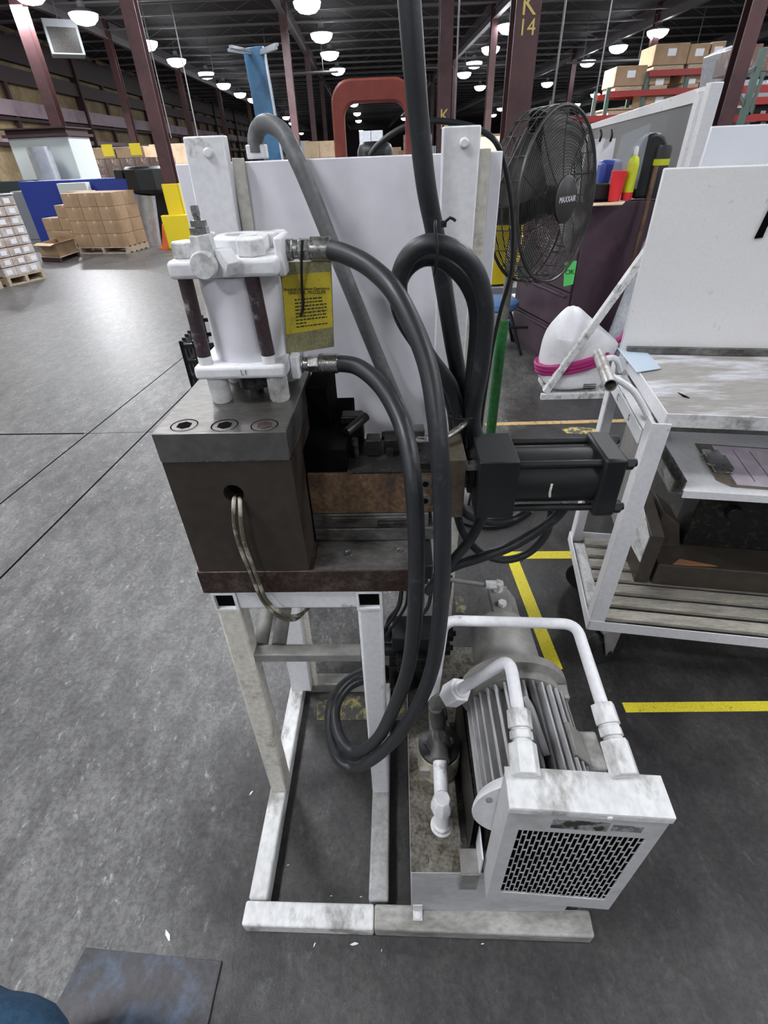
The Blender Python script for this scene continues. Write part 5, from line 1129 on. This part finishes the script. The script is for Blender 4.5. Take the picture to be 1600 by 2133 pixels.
# horizon: pallet stacks far down the hall
for i,(px,Yf_,w_,h_) in enumerate(((505,30,1.6,1.4),(590,34,1.9,1.6),(625,33,1.2,2.2),(668,30,1.5,2.1),(700,36,1.6,1.2),(735,42,2,1.4),(775,26,1.0,2.3),(800,38,2.2,1.8),(830,31,1.6,1.6),(870,30,1.4,2.2),(905,40,2.0,1.8),(360,24,1.6,2.1),(395,27,1.5,1.9),(470,26,1.2,1.0),(560,40,2.2,1.2),(995,24,1.6,1.9),(1020,30,2,2.1))):
    p=at(px,340,Yf_); mt=[CARD,CARDDARK,PLASTIC,CARDLIGHT][i%4]
    r=thing('pallet_stack','far %s pallet stack near the horizon, %s'%(['brown carton','dark wrapped','clear-wrapped','pale carton'][i%4],'beside '+['the blue post, left side','the blue post, right side','the arched hose','the red hoop, left side','the left leg of the red hoop','the red hoop, seen inside left','the red hoop, seen inside middle','the red hoop, seen inside right','the right leg of the red hoop','the overhead hose, left side','the overhead hose, right side','the maroon column with yellow guard','the left back post, left side','the left back post, right side','the blue post foot','the right back post, right side','the thin cable arch'][i]),'pallet stack',(p.x,Yf_,0),'far pallet stacks %s'%['brown','dark','clear','pale'][i%4])
    nz=3
    for k in range(nz):
        for j in range(2):
            g=MB(); g.box(p.x-w_/2+j*w_/2+.01,p.x-w_/2+(j+1)*w_/2-.01,Yf_,Yf_+1,.13+k*(h_-.13)/nz,.12+(k+1)*(h_-.13)/nz); g.build('carton_block', mt, r)
    g=MB(); g.box(p.x-w_/2,p.x+w_/2,Yf_,Yf_+1,0,.12); g.build('pallet_base', WOOD, r)
#====================================================================== PALLET RACKING ON THE RIGHT
def rackbox(px0,px1,py0,py1,Y,label,mat=CARD,d=1.0,group=None,zb=None):
    a=at(px0,py0+35,Y); c=at(px1,py0+35,Y); c.z=at(px1,py0,Y).z; g=MB(); z0_=zb; g.box(a.x,c.x,Y+.12,Y+.12+d,z0_+.10,c.z)
    b_=g.build('rack_carton',mat,bevel=.015); tag(b_,label,'box',group)
    g=MB(); g.box((a.x+c.x)/2-.1,(a.x+c.x)/2+.12,Y+.112,Y+.1195,c.z-.25,c.z-.10); g.build('carton_label',PAPER,b_)
    g=MB(); g.box(a.x+.05,c.x-.05,Y+.1,Y+.12+d,z0_+.0,z0_+.09); g.build('carton_skid',WOOD,b_)
YR=18
rk=thing('pallet_rack','tall rack with red beams holding cartons, above the grey board','rack',at(1400,300,YR))
rk.location.z=0; WL[rk.name]=V(rk.location)
beams={}
for nm,(pa,pb_) in {'a':((1272,192),(1490,178)),'b':((1355,148),(1540,136)),'c':((1180,246),(1470,228))}.items():
    a=at(*pa,YR); c=at(*pb_,YR); z=(a.z+c.z)/2; beams[nm]=z
    for yy in (YR,YR+1.1):
        g=MB(); g.box(a.x,c.x,yy,yy+.05,z-.13,z); g.build('rack_beam',REDBEAM,rk)
for px in (1270,1345,1428,1480):
    p=at(px,190,YR)
    for yy in (YR+.06,YR+1.15):
        g=MB(); g.box(p.x-.05,p.x+.05,yy,yy+.08,0,at(px,150,YR).z if px>1340 else at(px,182,YR).z); g.build('rack_upright',GREENR,rk)
zb=beams['a']; zb2=beams['b']; zc_=beams['c']
for px0,px1,py0,zz_,lab in ((1283,1347,134,zb,'large cardboard carton at the left end of the lower red rack beam'),(1352,1395,152,zb,'low carton on the lower red beam, second from its left end'),(1418,1460,152,zb,'low orange-brown carton on the lower red beam, right one'),(1365,1436,87,zb2,'tall carton at the left end of the upper red rack beam'),(1437,1478,88,zb2,'tall dark carton second from the left on the upper red rack beam'),(1482,1510,84,zb2,'tall carton third from the left on the upper red rack beam'),(1345,1400,190,zc_,'carton on the bottom visible rack level, right one'),(1262,1325,223,zc_,'wide low carton just above the white board frame, left')):
    rackbox(px0,px1,py0,0,YR,lab,CARD,zb=zz_)
# silver wrapped panels and nearer green rack at the right edge
Yn=9.5
a=at(1480,255,Yn); c=at(1530,92,Yn); r=thing('wrapped_panel_stack','tall stack of glossy plastic-wrapped sheets left of the leaning maroon column','wrapped sheets',(a.x,Yn,0))
P=[at(1483,262,Yn),at(1512,262,Yn),at(1538,90,Yn),at(1503,108,Yn)]; P[0].z=P[1].z=1.3; g=MB(); g.prism(P,(0,.5,0)); g.build('wrapped_sheets',PLASTIC,r,.01)
g=MB(); g.box(P[0].x-.05,P[1].x+.05,Yn-.05,Yn+.6,0,1.295); g.build('sheet_skid',GREYCAB,r)
Yg=7.4
rg=thing('green_rack','near rack with green braced uprights and red beams at the top right corner','rack',at(1550,200,Yg)); rg.location.z=0; WL[rg.name]=V(rg.location)
zt5=at(1596,100,Yg).z
for px,py in ((1522,155),(1594,100)):
    p=at(px,py,Yg); g=MB(); g.box(p.x-.03,p.x+.03,Yg,Yg+.06,0,p.z); g.build('rack_upright',GREENR,rg)
    q_=at(px,py,Yg+.9)
p=at(1500,210,Yg+1.0); g=MB(); g.box(p.x-.03,p.x+.03,Yg+1,Yg+1.06,0,p.z+.3); g.build('rack_upright',GREENR,rg)
for q1,q2 in (((1525,168),(1590,132)),((1528,172),(1560,240)),((1560,240),(1592,150))):
    g=MB(); g.beam(at(*q1,Yg+.03),at(*q2,Yg+.03),.03,.03); g.build('rack_brace',GREENR,rg)
for py in (180,205,240):
    p=at(1560,py,Yg+.3); g=MB(); g.box(at(1530,py,Yg+.3).x,at(1720,py,Yg+.3).x,Yg+.3,Yg+.35,p.z-.06,p.z+.01); g.build('rack_beam',REDBEAM,rg)
for k,(py0,py1,mt,lab) in enumerate(((86,152,CARDDARK,'brown wrapped bundles on the top right rack level'),(160,182,PLASTIC,'clear plastic-wrapped bundle on the right rack above the red beam'),(213,262,BLACK,'black crate with white labels on the right rack behind the far white plate'))):
    a=at(1535 if k<2 else 1560,py1,Yg+.4); c=at(1680,py0,Yg+.4); g=MB(); n=3
    r=thing('rack_load',lab,'load',(a.x,Yg+.5,a.z))
    for j in range(n): x0_=a.x+(c.x-a.x)*j/n; g=MB(); g.box(x0_+.01,x0_+(c.x-a.x)/n-.01,Yg+.4,Yg+1,a.z,c.z-(.03*(j%2))); g.build('load_bundle',mt,r,.01)
    if k==2:
        for u,v_ in ((1590,235),(1572,250),(1590,258)): p=at(u,v_,Yg+.39); g=MB(); g.box(p.x-.03,p.x+.03,Yg+.392,Yg+.398,p.z-.02,p.z+.02); g.build('white_label',PAPER,r)
# hanging unit heater and service drops
p=at(135,88,22); r=thing('unit_heater','grey metal unit heater hanging from the roof at upper left','heater',p)
g=MB(M4.Translation(p)@M4.Rotation(.5,4,'Z')); g.box(-.5,.5,-.4,.4,-.35,.5); g.build('heater_case',GREYCAB,r,.02); g=MB(M4.Translation(p)@M4.Rotation(.5,4,'Z')); g.box(-.42,.42,-.42,-.401,-.3,.3); g.build('heater_louvre',DARKMETAL,r)
g=MB(); g.tube([p+V((0,0,.5)),V((p.x,p.y,ROOF_Z))],.02,6,1); g.build('hanger_rod',JOIST,r)
for px,Yd,z0_ in ((415,20,1.9),(1140,11,2.05),(945,15,1.9),(1225,16,2.1),(360,22,2.2)):
    p=at(px,300,Yd); g=MB(); g.cyl((p.x,Yd,z0_),(p.x,Yd,ROOF_Z-.001),.018,n=8); tag(g.build('service_drop',JOIST),'thin vertical service pipe dropping from the dark roof, '+{415:'just left of the blue post',1140:'behind the top of the black fan',945:'just right of the thick overhead hose',1225:'left of the red rack cartons',360:'beside the maroon column with yellow guard'}[px],'pipe','service pipes')
# sprinkler mains
for px,py,Yd in ((560,155,30),(970,138,33),(1330,125,30)):
    p=at(px,py,Yd); g=MB(HM); q=HM.inverted()@p; g.cyl((q.x-3.2,q.y,q.z),(q.x+3.2,q.y,q.z),.05,n=8); [g.cyl((q.x+sx,q.y,q.z+.03),(q.x+sx,q.y,ROOF_Z),.02,n=6) for sx in (-2.5,0,2.5)]; o=tag(g.build('light_rail',JOIST),'pale pipe rail hung level under the roof, '+{560:'left of the red hoop',970:'left of the K 14 column',1330:'above the right rack cartons'}[px],'pipe','level pipe rails')
# the photographer's knee at the lower left corner
Zk=.33
P=[at(-10,2078,Z=Zk),at(40,2098,Z=Zk),at(112,2140,Z=Zk)]
r=thing('person','person beside the camera, only a blue trouser leg in view at bottom left','person',(-.62,.0,0))
g=MB(); k0=at(-130,2120,Z=.42); k1=at(60,2205,Z=.42); g.tube([V((k0.x-.02,k0.y-.03,.02)),k0+V((-.01,0,-.12)),k0+V((.01,0,-.02)),(k0+k1)/2,k1,k1+V((.1,-.12,.03))],.055,20,5)
g.build('trouser_leg',JEANS,r)
